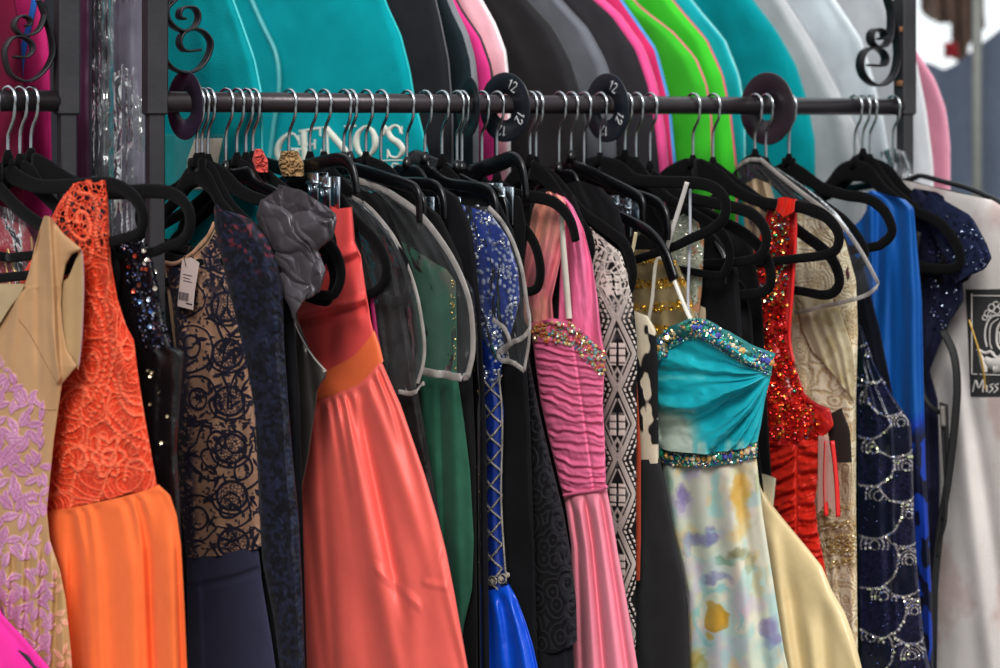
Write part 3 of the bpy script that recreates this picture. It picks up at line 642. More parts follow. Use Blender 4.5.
# black, grey, pinks
bag('garment_bag', 'black garment bag with long grey seams right of the lettered teal bag', 'garment bag', [(428, -30), (440, 20), (448, 60), (452, 110), (454, 700)], 300, -40, '#26272c', 33, back=.06, piping='55555c', pipe_px=2.5)
bag('garment_bag', 'black garment bag with crumpled grey border, left of the hot pink bag', 'garment bag', [(436, -30), (452, 10), (464, 35), (471, 60), (474, 90), (476, 700)], 330, -40, '#1f2a30', 34, back=.07, piping='777a80', pipe_px=9)
bag('garment_bag', 'hot pink garment bag with black piping', 'garment bag', [(440, -30), (462, 12), (480, 38), (490, 66), (494, 95), (498, 700)], 350, -40, '#f03f92', 35, back=.07, piping='151518', pipe_px=4)
bag('garment_bag', 'pale pink garment bag with a white rounded shoulder', 'garment bag', [(455, -40), (480, 0), (494, 25), (504, 52), (508, 90), (510, 700)], 360, -40, '#f3b9c4', 36, back=.08, piping='f2e6e8', pipe_px=5)
bag('garment_bag', 'plain black garment bag right of the pale pink one', 'garment bag', [(490, -60), (526, 0), (552, 28), (570, 62), (580, 95), (586, 130), (590, 700)], 370, -60, '#2b2a2c', 37, back=.08, piping='1b1b1d')
bag('garment_bag', 'slate grey garment bag behind the plain black one', 'garment bag', [(520, -70), (560, 0), (588, 30), (604, 60), (614, 90), (622, 700)], 400, -70, '#6d7078', 38, back=.09, piping='55575e')
bag('garment_bag', 'charcoal garment bag with a pink border', 'garment bag', [(560, -70), (588, -8), (615, 15), (640, 50), (652, 85), (660, 130), (664, 170), (668, 700)], 420, -70, '#38363a', 39, back=.09, piping='e8458c', pipe_px=11)
bag('garment_bag', 'blue trimmed pink garment bag showing as thin strips below the rail', 'garment bag', [(580, -70), (620, 0), (655, 50), (668, 100), (674, 165), (680, 700)], 440, -70, '#d4306a', 51, back=.10, piping='3a8fd0', pipe_px=5)
bag('garment_bag', 'bright green garment bag with pink piping, front one', 'garment bag', [(600, -40), (640, 8), (672, 32), (695, 58), (706, 85), (711, 120), (712, 170), (712, 700)], 470, -70, '#3fc12f', 40, back=.10, piping='e0607a', pipe_px=3.2)
bag('garment_bag', 'bright green garment bag with pink piping, rear one', 'garment bag', [(640, -40), (680, 10), (706, 40), (722, 75), (730, 115), (736, 170), (738, 700)], 500, -70, '#45d035', 41, back=.11, piping='e0506f', pipe_px=3.2)
bag('garment_bag', 'teal garment bag with a pale seam right of the green bags', 'garment bag', [(660, -40), (700, 12), (724, 40), (738, 75), (744, 110), (748, 700)], 540, -70, '#16aeb8', 42, back=.12, piping='7fd6d6', pipe_px=3)
bag('garment_bag', 'wide teal garment bag behind the right hand size ring', 'garment bag', [(715, -60), (752, 0), (775, 30), (795, 65), (806, 100), (814, 140), (816, 700)], 590, -70, '#009aa2', 43, back=.12, piping='0a9095', pipe_px=3)
bag('garment_bag', 'off white garment bag with a grey diagonal seam behind the rail', 'garment bag', [(740, -80), (780, -10), (812, 40), (836, 85), (856, 125), (866, 170), (870, 700)], 640, -90, '#c7c8cb', 44, back=.13, piping='8b8f96', pipe_px=4)
bag('garment_bag', 'white rounded garment bag left of the right scroll', 'garment bag', [(775, -80), (830, -5), (860, 40), (872, 80), (882, 120), (890, 170), (893, 700)], 660, -90, '#cfd9df', 45, back=.14, piping='e4ecf0', pipe_px=4)
bag('garment_bag', 'white garment bag passing behind the right rack post', 'garment bag', [(820, -90), (890, 0), (915, 60), (925, 110), (932, 165), (938, 700)], 690, -100, '#d3d6db', 46, back=.16, piping='e6e8ea')
bag('garment_bag', 'dusty pink garment bag right of the rack post', 'garment bag', [(850, -80), (895, 20), (918, 55), (934, 80), (945, 110), (949, 145), (950, 700)], 720, -90, '#dd93aa', 47, back=.18, piping='e7a6ba', pipe_px=3)
# ------------------------------------------------------------------ gowns on the front rail
def gown(name, label, cat, h, at_px, psi=None, group=None):
    pl = Plane(h, psi=psi); p = pl.W(*at_px); return pl, thing(name, label, cat, p, group or 'gowns on the front rail')
def flat(c, k=.0, s=.03, seed=0):
    c = C(c); return lambda x, y, u, v: mix(c, c*(1-k), fbm(x*s, y*s, seed))
def leafmask(x, y, leaves):
    """leaves: (cx,cy,angle,len,width) -> mask of pointed leaves and their mid veins"""
    m = np.zeros(np.shape(x)); vein = np.zeros(np.shape(x))
    for cx, cy, a, l, w_ in leaves:
        ca, sa = math.cos(a), math.sin(a); p = ((x-cx)*ca+(y-cy)*sa)/l; q = (-(x-cx)*sa+(y-cy)*ca)/w_
        d = abs(q)-np.clip(1-p*p, 0, 1)**1.2; k = ss(.12, -.12, d)*(abs(p) < 1)
        m = np.maximum(m, k); vein = np.maximum(vein, k*ss(.25, .0, abs(q)))
    return m, vein
def flower(cx, cy, r, n, a0=0, wd=.42):
    return [(cx+r*.62*math.cos(a0+i*2*math.pi/n), cy+r*.66*math.sin(a0+i*2*math.pi/n), a0+i*2*math.pi/n+.5, r*.50, r*wd*.52) for i in range(n)]

# ---- hot pink satin in the bottom left corner
pl, r = gown('satin_gown', 'shiny hot pink satin gown reaching in at the bottom left corner', 'gown', -40, (-20, 760), psi=44)
S = Sheet(pl, [(-150, 560), (-150, 780)], [(-8, 590), (2, 614), (26, 640), (50, 668), (98, 740), (110, 780)], 590, 780, 14, folds(1, 4, 5, .08), sm=3)
S.build('skirt', M_gloss, r, flat('#f8209f', .05))
mk('black_trim', *ribbon(S, [(18, 648), (27, 656), (34, 665), (44, 672)], [1, 4, 3, 5]), mat('black_trim', C('#1c1020'), attr=False, rough=.6), r)

# ---- nude gown with lilac flowers
pl, r = gown('lilac_applique_gown', 'nude beige sleeveless gown covered in raised lilac flowers over a tulle skirt', 'gown', -19, (20, 760))
RL = random.Random(5); leaves = []
for cx, cy, rr, n, a in ((10, 395, 17, 6, .2), (2, 350+20, 10, 5, 1), (25, 430, 20, 6, .5), (8, 470, 20, 6, 0), (38, 470, 17, 5, .9), (20, 505, 22, 6, .3), (42, 500, 15, 5, 0), (-5, 430, 18, 6, 0), (30, 400, 13, 5, .2),
                         (5, 545, 19, 6, .4), (28, 545, 14, 5, .7), (8, 585, 18, 6, .1), (34, 600, 17, 5, .2), (12, 625, 20, 6, .8), (40, 640, 14, 5, .6), (22, 655, 15, 6, .2), (0, 600, 14, 5, 0), (60, 580, 12, 5, .3), (58, 620, 13, 5, .1), (66, 655, 12, 5, .9)):
    leaves += flower(cx, cy, rr, n, a)
for i in range(150):
    lx = RL.uniform(0, 1)**1.6*62-12; leaves.append((lx, RL.uniform(360+max(lx, 0), 668), RL.uniform(-2.2, -.6), RL.uniform(6, 12), RL.uniform(2.2, 4)))
def nude_col(x, y, u, v):
    base = mix(C('#b98f66'), C('#a8805a'), fbm(x*.04, y*.02, 3)); base = np.where((y > 540)[..., None], mix(base, C('#b08a5c'), ss(540, 560, y)*.8), base)
    m, ve = leafmask(x+2*fbm(x*.1, y*.1, 2), y, leaves); th = .85+.3*vn(x*1.6, y*1.6, 4)
    m = m*ss(-8, 30, (y-345)-.9*np.clip(x-12, 0, 99))
    pk = mix(C('#b07498'), C('#cc94b4'), vn(x*.06, y*.06, 8))*th[..., None]
    pk = mix(pk, C('#a85f8a'), ve*.6)
    right = ss(50, 58, x)*ss(520, 540, y); pk = mix(pk, C('#d79a80'), right)
    return mix(base, pk, m)
def nude_rel(x, y, u, v):
    m, ve = leafmask(x+2*fbm(x*.1, y*.1, 2), y, leaves); m = m*ss(-8, 30, (y-345)-.9*np.clip(x-12, 0, 99)); return 1.6*m-.9*ve*m+.5*m*vn(x*.8, y*.8, 3)
def nude_f(u, v, x, y):
    g = lambda c, w_, q: np.exp(-((q-c)/w_)**2)
    top = ss(420, 330, y)
    return 1.8*top*(7*g(52+(y-300)*.05, 4, x)-4*g(38, 4, x)+4*g(24+(y-250)*-.12, 5, x)) + ss(530, 560, y)*6*np.sin(x*.42+np.sin(y*.01)*2) + 4*g(47, 3, x-(y-300)*.16)*ss(300, 330, y)*ss(420, 400, y)
S = Sheet(pl, [(44, 216), (40, 228), (34, 250), (28, 275), (24, 286), (-60, 300), (-90, 400), (-90, 780)],
          [(50, 216), (64, 234), (82, 249), (72, 254), (66, 264), (62, 285), (61, 305), (63, 330), (67, 350), (77, 366), (62, 384), (59, 405), (54, 440), (50, 480), (47, 510), (50, 540), (60, 570), (66, 600), (71, 650), (74, 700), (78, 780)], 216, 780, 11, nude_f, nude_rel, sm=2)
S.build('bodice', M_satin, r, nude_col, du=.55, dv=.75)
for q in ([(18, 318), (30, 334), (44, 360), (58, 384)], [(40, 407), (48, 409), (56, 409)]):
    mk('seam_line', *ribbon(S, q, .9, extra=.5), mat('nude_seam', C('#8a6544'), attr=False, rough=.8), r)
SLN = Sheet(Plane(-16), [(61, 248), (60, 300), (62, 368)], [(79, 248), (83, 256), (84, 290), (82, 340), (79, 366)], [(0, 282), (.35, 278), (.7, 258), (1, 249)], [(0, 352), (1, 370)], 4, lambda u, v, x, y: 2*np.sin(u*7+.5), sm=2)
SLN.build('armhole_lining', M_satin, r, flat('#b5946a', .1))
c = curve([(72, 246), (79, 248), (83, 256), (84, 290), (82, 340), (79, 366)], 10)
mk('armhole_stitching', *tube(SLN.point(c[:, 0]-.5, c[:, 1], 1.), .0008, 6, up=(0, 1, 0)), mat('lilac_thread', C('#a87f84'), attr=False, rough=.8), r)
# left shoulder flap
S = Sheet(Plane(-27), [(-60, 270), (-60, 420)], [(26, 282), (22, 292), (10, 308), (-4, 330), (-20, 420)], 284, 420, 5, folds(3, 3, 3), sm=2)
S.build('shoulder_flap', M_satin, r, flat('#b39b76', .1))

# ---- red glitter dress in plastic between the two
pl, r = gown('glitter_dress', 'red dress with silver glitter half hidden behind the nude shoulder', 'dress', 21, (10, 560))
def glit(x, y, u, v):
    f1, f2, i = worley(x*.45, y*.45, 3); b = mix(C('#b0202c'), C('#8a1420'), fbm(x*.08, y*.08, 2)); k = (i > .45)*ss(.45, .3, f1)*ss(.42, .6, fbm(x*.06, y*.06, 9))
    return mix(b, C('#c7a9b4'), k)
S = Sheet(pl, [(-40, 215), (-50, 700)], [(20, 215), (34, 240), (44, 300), (46, 420), (46, 700)], [(0, 230), (.6, 216), (1, 226)], 700, 9, folds(4, 3, 4), relief=lambda x, y, u, v: 1.*vn(x*.5, y*.5, 2))
S.build('bodice', M_gloss, r, glit, du=.8)
for q in ([(8, 248), (12, 262), (18, 282)], [(8, 248), (6, 262), (10, 285)], [(31, 236), (32, 250), (28, 262)]):
    mk('gold_cord', *px_tube(pl, q, 1.2, 14), mat('gold_cord', C('#c9a26a'), attr=False, rough=.4, metal=.5), r)
sc_ = Sheet(Plane(17), [(-80, 186), (-80, 400)], [(-20, 186), (20, 200), (36, 215), (44, 228), (46, 300), (46, 400)], [(0, 190), (.5, 196), (1, 214)], 400, 12, folds(6, 5, 5, .05, 0, .2, 3), sm=2)
pc = tag(sc_.build('clear_cover', M_film, None, np.array([1., 1, 1]), du=2, front_only=True), 'clear plastic shoulder cover over the red glitter dress at far left', 'dust cover', 'clear plastic shoulder covers')

# ---- orange lace gown
pl, r = gown('orange_lace_gown', 'bright orange gown with a lace bodice and gathered chiffon skirt', 'gown', 8, (115, 770))
def olace(x, y):
    xx = x+7*(fbm(x*.03, y*.03, 7)-.5); yy = y+7*(fbm(x*.03, y*.03, 17)-.5)
    f1, f2, i = worley(xx/38, yy/38, 21); rings = np.sin(f1*30+3*np.arctan2(yy-np.floor(yy/38)*38-19, xx-np.floor(xx/38)*38-19))
    ring = ss(.55, .95, rings)
    g1, g2, j = worley(x/6.5, y/6.5, 5); net = ss(.16, .05, g2-g1)
    edge = ss(.10, .02, f2-f1)
    return ring, net, edge, g2-g1, f1
PA = [  # traced cords: flower, scrolls and swags
 [(108+14*math.cos(t)*(1+.18*math.cos(6*t)), 455+18*math.sin(t)*(1+.18*math.cos(6*t))) for t in np.linspace(0, 6.28, 40)],
 [(108+7*math.cos(t), 455+8*math.sin(t)) for t in np.linspace(0, 6.28, 20)],
 [(96, 290), (106, 310), (112, 340), (110, 375), (98, 405), (78, 425), (62, 432)], [(90, 300), (100, 320), (105, 345), (102, 375), (90, 398), (72, 412)],
 [(84, 330), (80, 350), (84, 372), (92, 380), (98, 366), (94, 352), (88, 356)], [(124, 320), (132, 330), (136, 345), (128, 358), (120, 348), (126, 338)],
 [(118, 372), (122, 392), (132, 402), (142, 404)], [(114, 380), (120, 400), (130, 412), (144, 414)], [(110, 412), (125, 428), (148, 440)], [(106, 418), (122, 436), (150, 450)],
 [(70, 196), (66, 214), (72, 232), (84, 240), (90, 228), (86, 214), (78, 212), (76, 222)], [(78, 192), (92, 196), (97, 212), (95, 232), (98, 250)], [(70, 250), (76, 262), (88, 262), (92, 250)],
 [(60, 468), (66, 450), (80, 446), (86, 458), (78, 468), (70, 462)], [(124, 478), (128, 462), (140, 458), (148, 468)], [(60, 400), (70, 388), (82, 386), (88, 396)]]
PAS = [curve(p, 5) for p in PA]
def cordd(x, y):
    d = np.full(np.shape(x), 99.)
    for p in PAS:
        x0, x1, y0, y1 = p[:, 0].min()-5, p[:, 0].max()+5, p[:, 1].min()-5, p[:, 1].max()+5
        m = (x > x0) & (x < x1) & (y > y0) & (y < y1)
        if not m.any(): continue
        q = np.stack([x[m], y[m]], 1); dd = np.full(len(q), 99.)
        for a in p: dd = np.minimum(dd, np.hypot(q[:, 0]-a[0], q[:, 1]-a[1]))
        d[m] = np.minimum(d[m], dd)
    return d
_oc = {}
def omask(x, y):
    k = (x.shape, float(x.flat[0]), float(y.flat[0]))
    if k not in _oc: _oc[k] = (olace(x, y), cordd(x, y))
    return _oc[k]
def ocol(x, y, u, v):
    (ring, net, edge, g, f1), cd = omask(x, y)
    under = mix(C('#d83a16'), C('#c83014'), fbm(x*.05, y*.05, 4)); lc = mix(C('#ee5c3a'), C('#f47654'), vn(x*.8, y*.8, 2))
    k = np.clip(np.maximum.reduce([ring*.75, net*.5, edge*.9, ss(2.6, 1.2, cd)]), 0, 1); c = mix(under, lc, k)
    # open holes near the shoulder, above the lining
    hole = ss(.13, .2, g)*ss(268, 235, y)*(cd > 2.2)*ss(.05, .12, u)*ss(.04, .08, 1-u)*(1-ss(60, 75, y-100)*0)
    blk = (worley(x/13, y/13, 41)[1]-worley(x/13, y/13, 41)[0] > .10)
    return np.concatenate([c, (1-hole*blk)[..., None]], -1)
def orel(x, y, u, v):
    (ring, net, edge, g, f1), cd = omask(x, y)
    return 1.5*ring+.9*net+1.3*edge+2.6*ss(3, .8, cd)
def of(u, v, x, y):
    g = lambda c, w_, q: np.exp(-((q-c)/w_)**2)
    return 5*g(100+(y-200)*.10, 5, x)*ss(380, 330, y)+5*g(112+(y-300)*.17, 6, x)-4*g(92+(y-200)*.12, 6, x)+3*(fbm(x*.04, y*.03, 6)-.5)*4
S = Sheet(pl, [(76, 178), (70, 186), (58, 204), (48, 225), (36, 250), (22, 275), (14, 300), (10, 360), (20, 440), (25, 520)],
          [(106, 178), (108, 200), (109, 225), (111, 262), (118, 300), (126, 325), (134, 340), (137, 365), (142, 400), (149, 440), (157, 486), (160, 520)],
          [(0, 184), (.3, 179), (1, 180)], [(0, 512), (.3, 507), (.7, 494), (1, 486)], 12, of, orel, sm=3)
S.build('lace_bodice', M_lace, r, ocol, du=.5, dv=.7)
def oskf(u, v, x, y):
    t = u*30; a = ss(0, .25, v)
    return 4.5*np.sin(u*46+2*np.sin(u*17))*ss(.0, .03, v)*(1-.7*a)+a*(15*(np.abs(np.sin(u*8.5+.4*np.sin(v*3)+.9*np.sin(u*7)))-.5)*1.4+9*np.sin(u*31+v*1.5+2*np.sin(u*5)))*(.6+.4*v)
S = Sheet(pl, [(25, 490), (36, 560), (42, 668), (46, 780)], [(158, 484), (170, 495), (177, 516), (181, 545), (184, 600), (187, 668), (190, 780)],
          [(0, 511), (.3, 505), (.7, 493), (1, 484)], 780, 17, oskf, sm=3)
S.build('chiffon_skirt', M_chif, r, flat('#f4703a', .07, .01), du=.7)

# ---- black sequin dress
pl, r = gown('black_sequin_dress', 'black dress scattered with shiny sequins behind the orange lace gown', 'dress', 34, (150, 700))
def bsf(u, v, x, y): return folds(8, 6, 6, .06, 0, .3, 3)(u, v, x, y)
S = Sheet(pl, [(90, 232), (90, 700)], [(140, 232), (150, 250), (158, 285), (165, 320), (172, 345), (184, 352), (180, 400), (177, 450), (180, 500), (186, 700)], [(0, 236), (.7, 236), (1, 244)], 700, 11, bsf,
          relief=lambda x, y, u, v: .9*vn(x*.35, y*.35, 4), sm=4)
S.build('body', M_gloss, r, flat('#0c0c0f', .2), du=1)
P, _, _ = scatter(S, 340, (112, 172, 236, 348, lambda x, y: (x > 118+(y-236)*.22) & (x < 146+(y-236)*.23) ), 3, 1.2)
stones('sequins', r, P, 1.9, [C('#14141c'), C('#1b1c2c'), C('#0f0f16'), C('#242a48'), C('#50383c'), C('#14141c'), C('#1b1c2c')], M_sequin, 'disc', 3, .35)
sp = [(143, 250), (146, 259), (134, 255), (144, 262), (128, 266), (142, 268), (145, 268), (138, 284), (154, 271), (154, 287), (139, 300), (148, 298), (150, 310), (153, 313), (133, 290), (149, 325)]
P = S.point([a for a, b in sp], [b for a, b in sp], 3); stones('large_sequins', r, P, 2.6, [C(c) for c in ('#e8d4c4', '#f0e0d0', '#c84630', '#d8c8c0', '#c84630', '#d0553c', '#c86048', '#804038', '#e8dcd0', '#e0cfc0', '#5878b0', '#c8d0e8', '#4868a8', '#d8e0e8', '#c04838', '#7088a8')], M_sequin, 'disc', 5, .25)
sp = [(147, 369), (151, 371), (149, 375), (158, 391), (166, 414), (149, 402), (160, 440)]
stones('small_sequins', r, S.point([a for a, b in sp], [b for a, b in sp], 3), 1.8, [C('#dcc8a0')], M_sequin, 'disc', 6, .3)

# ---- navy lace gown
pl, r = gown('navy_lace_gown', 'long sleeved navy lace gown lined in nude with a plain navy skirt', 'gown', 200, (230, 780))
NL = []
for cx, cy, rr, n, a in ((230, 350, 14, 6, 0), (212, 390, 12, 5, .5), (240, 395, 12, 6, 0), (200, 420, 10, 5, 0), (228, 425, 10, 6, .3), (250, 440, 9, 5, 0), (205, 470, 10, 6, 0)):
    NL += flower(cx, cy, rr, n, a, .3)
for i in range(70): q = RL.random(); NL.append((178+q*80, RL.uniform(310, 550), RL.uniform(-1.2, 1.2), RL.uniform(5, 10), RL.uniform(1.3, 2.6)))
def nlace(x, y):
    f1, f2, i = worley(x/44, y/50, 33)
    cx, cy = 222+.06*(y-300), None; th = y/47.0; ph = (th-np.floor(th)-.5)*47; q = (x-(226+.03*(y-300)))
    rr = np.hypot(q/1.0, ph/.95); frame = np.maximum(ss(2.2, .8, abs(rr-15)), ss(1.8, .6, abs(rr-20))*(ph > 0))
    hx, hy, _ = worley(x/3.2, y/3.2, 8); mesh = ss(.30, .12, hy-hx)*(rr < 14)
    scr = ss(.70, .9, np.sin(f1*26+4*vn(x*.06, y*.06, 3)))
    m, ve = leafmask(x, y, NL)
    edge = np.maximum(ss(193, 180, x-.04*(y-300)), 0)*ss(.25, .5, fbm(x*.35, y*.35, 6))
    edge2 = ss(246, 256, x-.06*(y-330))*ss(.3, .5, fbm(x*.3, y*.3, 9))
    dense = ss(320, 270, y)*ss(198, 210, x)*ss(.35, .55, fbm(x*.25, y*.25, 12))
    fine = ss(.62, .74, fbm(x*.28, y*.28, 31, 2))*.9
    return np.clip(np.maximum.reduce([frame, mesh*.75, scr, m*.95, edge, edge2, dense, fine]), 0, 1)
def ncol(x, y, u, v):
    k = nlace(x, y); nude = mix(C('#b38d72'), C('#96705a'), fbm(x*.03, y*.03, 3)); nv = mix(C('#101020'), C('#1a192e'), vn(x*.5, y*.5, 4)); return mix(nude, nv, k)
S = Sheet(pl, [(163, 256), (166, 270), (172, 300), (176, 345), (180, 380), (178, 440), (180, 500), (186, 556)], [(218, 220), (226, 250), (236, 300), (246, 345), (256, 400), (262, 480), (262, 556)],
          [(0, 268), (.35, 262), (.7, 246), (1, 224)], [(0, 556), (.6, 552), (1, 545)], 11, folds(9, 4, 5, .08, 0, .2, 2), lambda x, y, u, v: 1.1*nlace(x, y), sm=4)
lb = S.build('lace_bodice', M_lace, r, ncol, du=.5, dv=.7)
mk('neck_binding', *tube(S.point(*np.array(curve([(164, 262), (178, 262), (196, 250), (207, 238), (215, 222)], 8)).T, 2.5), .0028, 8, up=(0, 1, 0)), mat('nude_binding', C('#b88e72'), attr=False, rough=.7), lb)
fac = Sheet(Plane(206), [(163, 256), (168, 300), (178, 380), (180, 500)], [(220, 215), (215, 260), (205, 300), (195, 380), (186, 500)], [(0, 262), (.5, 254), (1, 222)], 500, 4, None)
fac.build('back_lining', M_satin, r, flat('#b39a78', .1), du=1.5)
def skf(u, v, x, y): return 6*np.exp(-((u-.14)/.05)**2)*ss(.06, .12, v)+3*(fbm(x*.03, y*.02, 2)-.5)-5*ss(.025, 0, abs(v-.13+.03*u))
S2 = Sheet(pl, [(186, 540), (187, 590), (188, 668), (190, 790)], [(258, 540), (262, 580), (272, 640), (276, 668), (282, 790)], [(0, 556), (.6, 550), (1, 543)], 790, 13, skf, sm=3)
S2.build('skirt', M_cloth, r, flat('#3a3a52', .1))
mk('waist_seam', *ribbon(S2, [(188, 594), (205, 596), (230, 588), (257, 583)], 1.6, extra=-.6), mat('seam_dark', C('#101018'), attr=False, rough=.9), r)
# sleeve
slp = Plane(192)
def slr(x, y, u, v): return 1.6*(fbm(x*.22, y*.22, 4, 3)-.3)+1.0*ss(.6, .85, np.sin(worley(x/16, y/16, 6)[0]*18))
SL = Sheet(slp, [(214, 206), (214, 225), (222, 260), (234, 310), (246, 360), (255, 410), (258, 480), (262, 560), (274, 620), (280, 668), (286, 790)],
           [(219, 206), (234, 212), (250, 218), (268, 240), (278, 265), (283, 290), (284, 340), (288, 400), (293, 460), (299, 520), (302, 580), (305, 668), (307, 790)], [(0, 206), (.5, 203), (1, 214)], 790, 13,
           folds(12, 3, 5, .12, 0, .4, 3), slr, sm=5)
def slc(x, y, u, v): k = ss(.4, .6, fbm(x*.25, y*.25, 4, 3)); c = mix(C('#0c0d18'), C('#1b2036'), k); h = ss(.62, .72, fbm(x*.2, y*.2, 77, 2))*ss(285, 250, y); return mix(c, C('#7c2733'), h*.8)
SL.build('lace_sleeve', M_lace, r, slc, du=.6)
# swing tag with barcode
pt = Plane(186); T_ = Sheet(pt, [(182, 256), (179, 285), (177, 306)], [(200, 260), (195, 290), (193, 312)], [(0, 260), (.5, 257), (1, 263)], [(0, 306), (1, 310)], .8, None, sm=0)
tg = T_.build('price_tag', M_paper, None, flat('#cdb9b4')); tag(tg, 'white barcode swing tag hanging from the neck of the navy lace gown', 'price tag')
parts = [ribbon(T_, [(179.5+i*1.25, 291.5+i*.25), (179.1+i*1.25, 299.5+i*.25)], .7 if i % 3 else 1.0, n=3, extra=.8) for i in range(8)]
parts += [ribbon(T_, [(183+i*.2, 274+i*3.2), (192-(i % 2)*2, 276+i*3.2)], .6, n=4, extra=.8) for i in range(3)]+[ribbon(T_, [(186, 303), (192, 304.5)], 1.2, n=4, extra=.8)]
mk('barcode', *join(parts), mat('tag_ink', C('#3a3038'), attr=False, rough=.7), tg)
th = np.linspace(0, 6.28, 10); mk('string', *tube(T_.pl.W([186, 184, 188, 190], [266, 258, 252, 246], .003), .0005, 5, up=(0, 1, 0)), mat('tag_string', C('#1d1d1f'), attr=False), tg)

# ---- pewter satin dress with ruffle
pl, r = gown('pewter_satin_dress', 'pewter grey satin dress with a big crumpled ruffle on the shoulder', 'dress', 246, (290, 640))
def pf(u, v, x, y):
    g = lambda c, w_: np.exp(-((x-c)/w_)**2); return 8*g(290+(y-300)*.02, 5)*ss(290, 330, y)-5*g(302+(y-300)*.12, 4)*ss(310, 340, y)+5*g(318, 5)*ss(350, 380, y)
S = Sheet(pl, [(262, 240), (265, 300), (268, 500), (270, 640)], [(296, 240), (294, 290), (298, 320), (310, 350), (327, 371), (326, 378), (318, 390), (314, 420), (309, 455), (303, 485), (298, 530), (300, 640)], 240, 640, 11, pf, sm=2)
S.build('body', M_leather, r, flat('#524e4a', .15))
c = curve([(294, 322), (300, 335), (312, 355), (326, 371)], 10); mk('edge_piping', *tube(S.point(c[:, 0], c[:, 1], 1), .0012, 6, up=(0, 1, 0)), mat('pewter_piping', C('#a39c96'), attr=False, rough=.4), r)
def rf(u, v, x, y):
    wx = x+22*(fbm(x*.04, y*.04, 14, 2)-.5); wy = y+22*(fbm(x*.04, y*.04, 24, 2)-.5)
    p = wx*.85-wy*.45; q = wx*.45+wy*.8; f1, f2, i = worley(p/25, q/46, 71); g1, g2, j = worley(p/12+3, q/26, 77)
    return 22*np.clip(f2-f1, 0, .8)**.7*(.6+.7*i)+4*np.clip(g2-g1, 0, .8)**.7-3
S = Sheet(Plane(206), [(272, 184), (260, 200), (256, 215), (262, 245), (272, 262), (280, 290), (284, 316)], [(292, 184), (318, 190), (334, 206), (337, 220), (333, 238), (318, 250), (326, 270), (320, 292), (306, 300), (300, 316)],
          [(0, 200), (.3, 184), (.7, 190), (1, 214)], [(0, 292), (.3, 306), (.5, 318), (.8, 302), (1, 290)], 17, rf, sm=3)
S.build('ruffle', M_leather, r, flat('#6e686e', .25, .04), du=.6, dv=.7)

# ---- coral gown
pl, r = gown('coral_gown', 'coral satin strapless gown with an orange belt and full gathered skirt', 'gown', 289, (385, 780))
def cbf(u, v, x, y):
    f = lambda a, b, c, d, w_, A: A*np.exp(-((y-(a+(b-a)*(x-c)/(d-c)))/w_)**2)
    return f(262, 246, 325, 365, 6, 7)-f(270, 254, 325, 365, 5, 5)+f(315, 296, 300, 372, 4, 6)-f(323, 304, 300, 372, 6, 9)+8*np.exp(-((x-350-(y-250)*.1)/7)**2)*ss(250, 290, y)*ss(335, 310, y)-7*np.exp(-((x-332)/9)**2)*ss(260, 290, y)+5*np.exp(-((x-348)/6)**2)*ss(270, 250, y)
S = Sheet(pl, [(331, 205), (322, 240), (290, 300), (285, 350), (290, 410)], [(352, 205), (354, 228), (355, 242), (361, 255), (366, 290), (371, 320), (377, 345), (384, 380), (390, 410)],
          [(0, 206), (.4, 209), (1, 207)], [(0, 408), (.5, 393), (1, 362)], 13, cbf, sm=2)
S.build('bodice', M_satin, r, flat('#ee5250', .06))
SB = Sheet(pl, [(283, 300), (283, 420)], [(368, 318), (374, 328), (380, 345), (384, 362), (390, 400)], [(0, 386), (.4, 370), (.7, 355), (1, 329)], [(0, 412), (.4, 395), (.7, 384), (1, 360)], 17, lambda u, v, x, y: 1.2*fbm(x*.05, y*.05, 3), sm=1)
SB.build('belt', M_satin, r, flat('#ee6c3e', .08, .05))
def csf(u, v, x, y):
    e = ss(0, .12, v); gath = 3.5*np.sin(u*60+2*np.sin(u*13))*np.exp(-v*9)*ss(0, .03, v)
    x0 = lambda X0, Y0, X1, Y1, w0, A: A*np.exp(-((x-(X0+(X1-X0)*(y-Y0)/(Y1-Y0)))/w0)**2)
    f = x0(352, 370, 392, 560, 6, -12)*ss(372, 400, y)*ss(640, 560, y)+x0(338, 380, 375, 560, 9, 9)*ss(380, 420, y)
    f = f+x0(318, 390, 330, 600, 6, -5)*ss(390, 430, y)+x0(304, 480, 322, 640, 6, -4)*ss(470, 510, y)+x0(366, 368, 440, 580, 10, 8)*ss(380, 410, y)
    f = f+x0(385, 385, 455, 640, 7, -6)*ss(400, 450, y)+x0(400, 500, 412, 668, 12, 6)*ss(520, 580, y)+x0(360, 560, 372, 668, 14, -7)*ss(540, 620, y)
    l = lambda a, b, c, d, A, w_: A*np.clip(1-abs((y-b)-(x-a)*(d-b)/(c-a))/w_, 0, 1)*ss(min(a, c)-3, min(a, c)+5, x)*ss(max(a, c)+3, max(a, c)-5, x)
    f = f+l(372, 560, 420, 602, 2.8, 9)+l(421, 578, 448, 584, 2, 6)+l(420, 578, 442, 548, 2.2, 8)
    return 1.35*e*f+1.6*gath+3*(fbm(x*.03, y*.02, 5)-.5)
S = Sheet(pl, [(283, 395), (285, 500), (290, 668), (295, 790)], [(378, 352), (383, 364), (392, 385), (401, 405), (413, 440), (425, 475), (437, 515), (446, 550), (455, 595), (462, 635), (468, 668), (482, 790)],
          [(0, 411), (.4, 394), (.7, 382), (1, 359)], 790, 21, csf, sm=3)
S.build('skirt', M_satin, r, flat('#ee665c', .05, .015), du=.8)

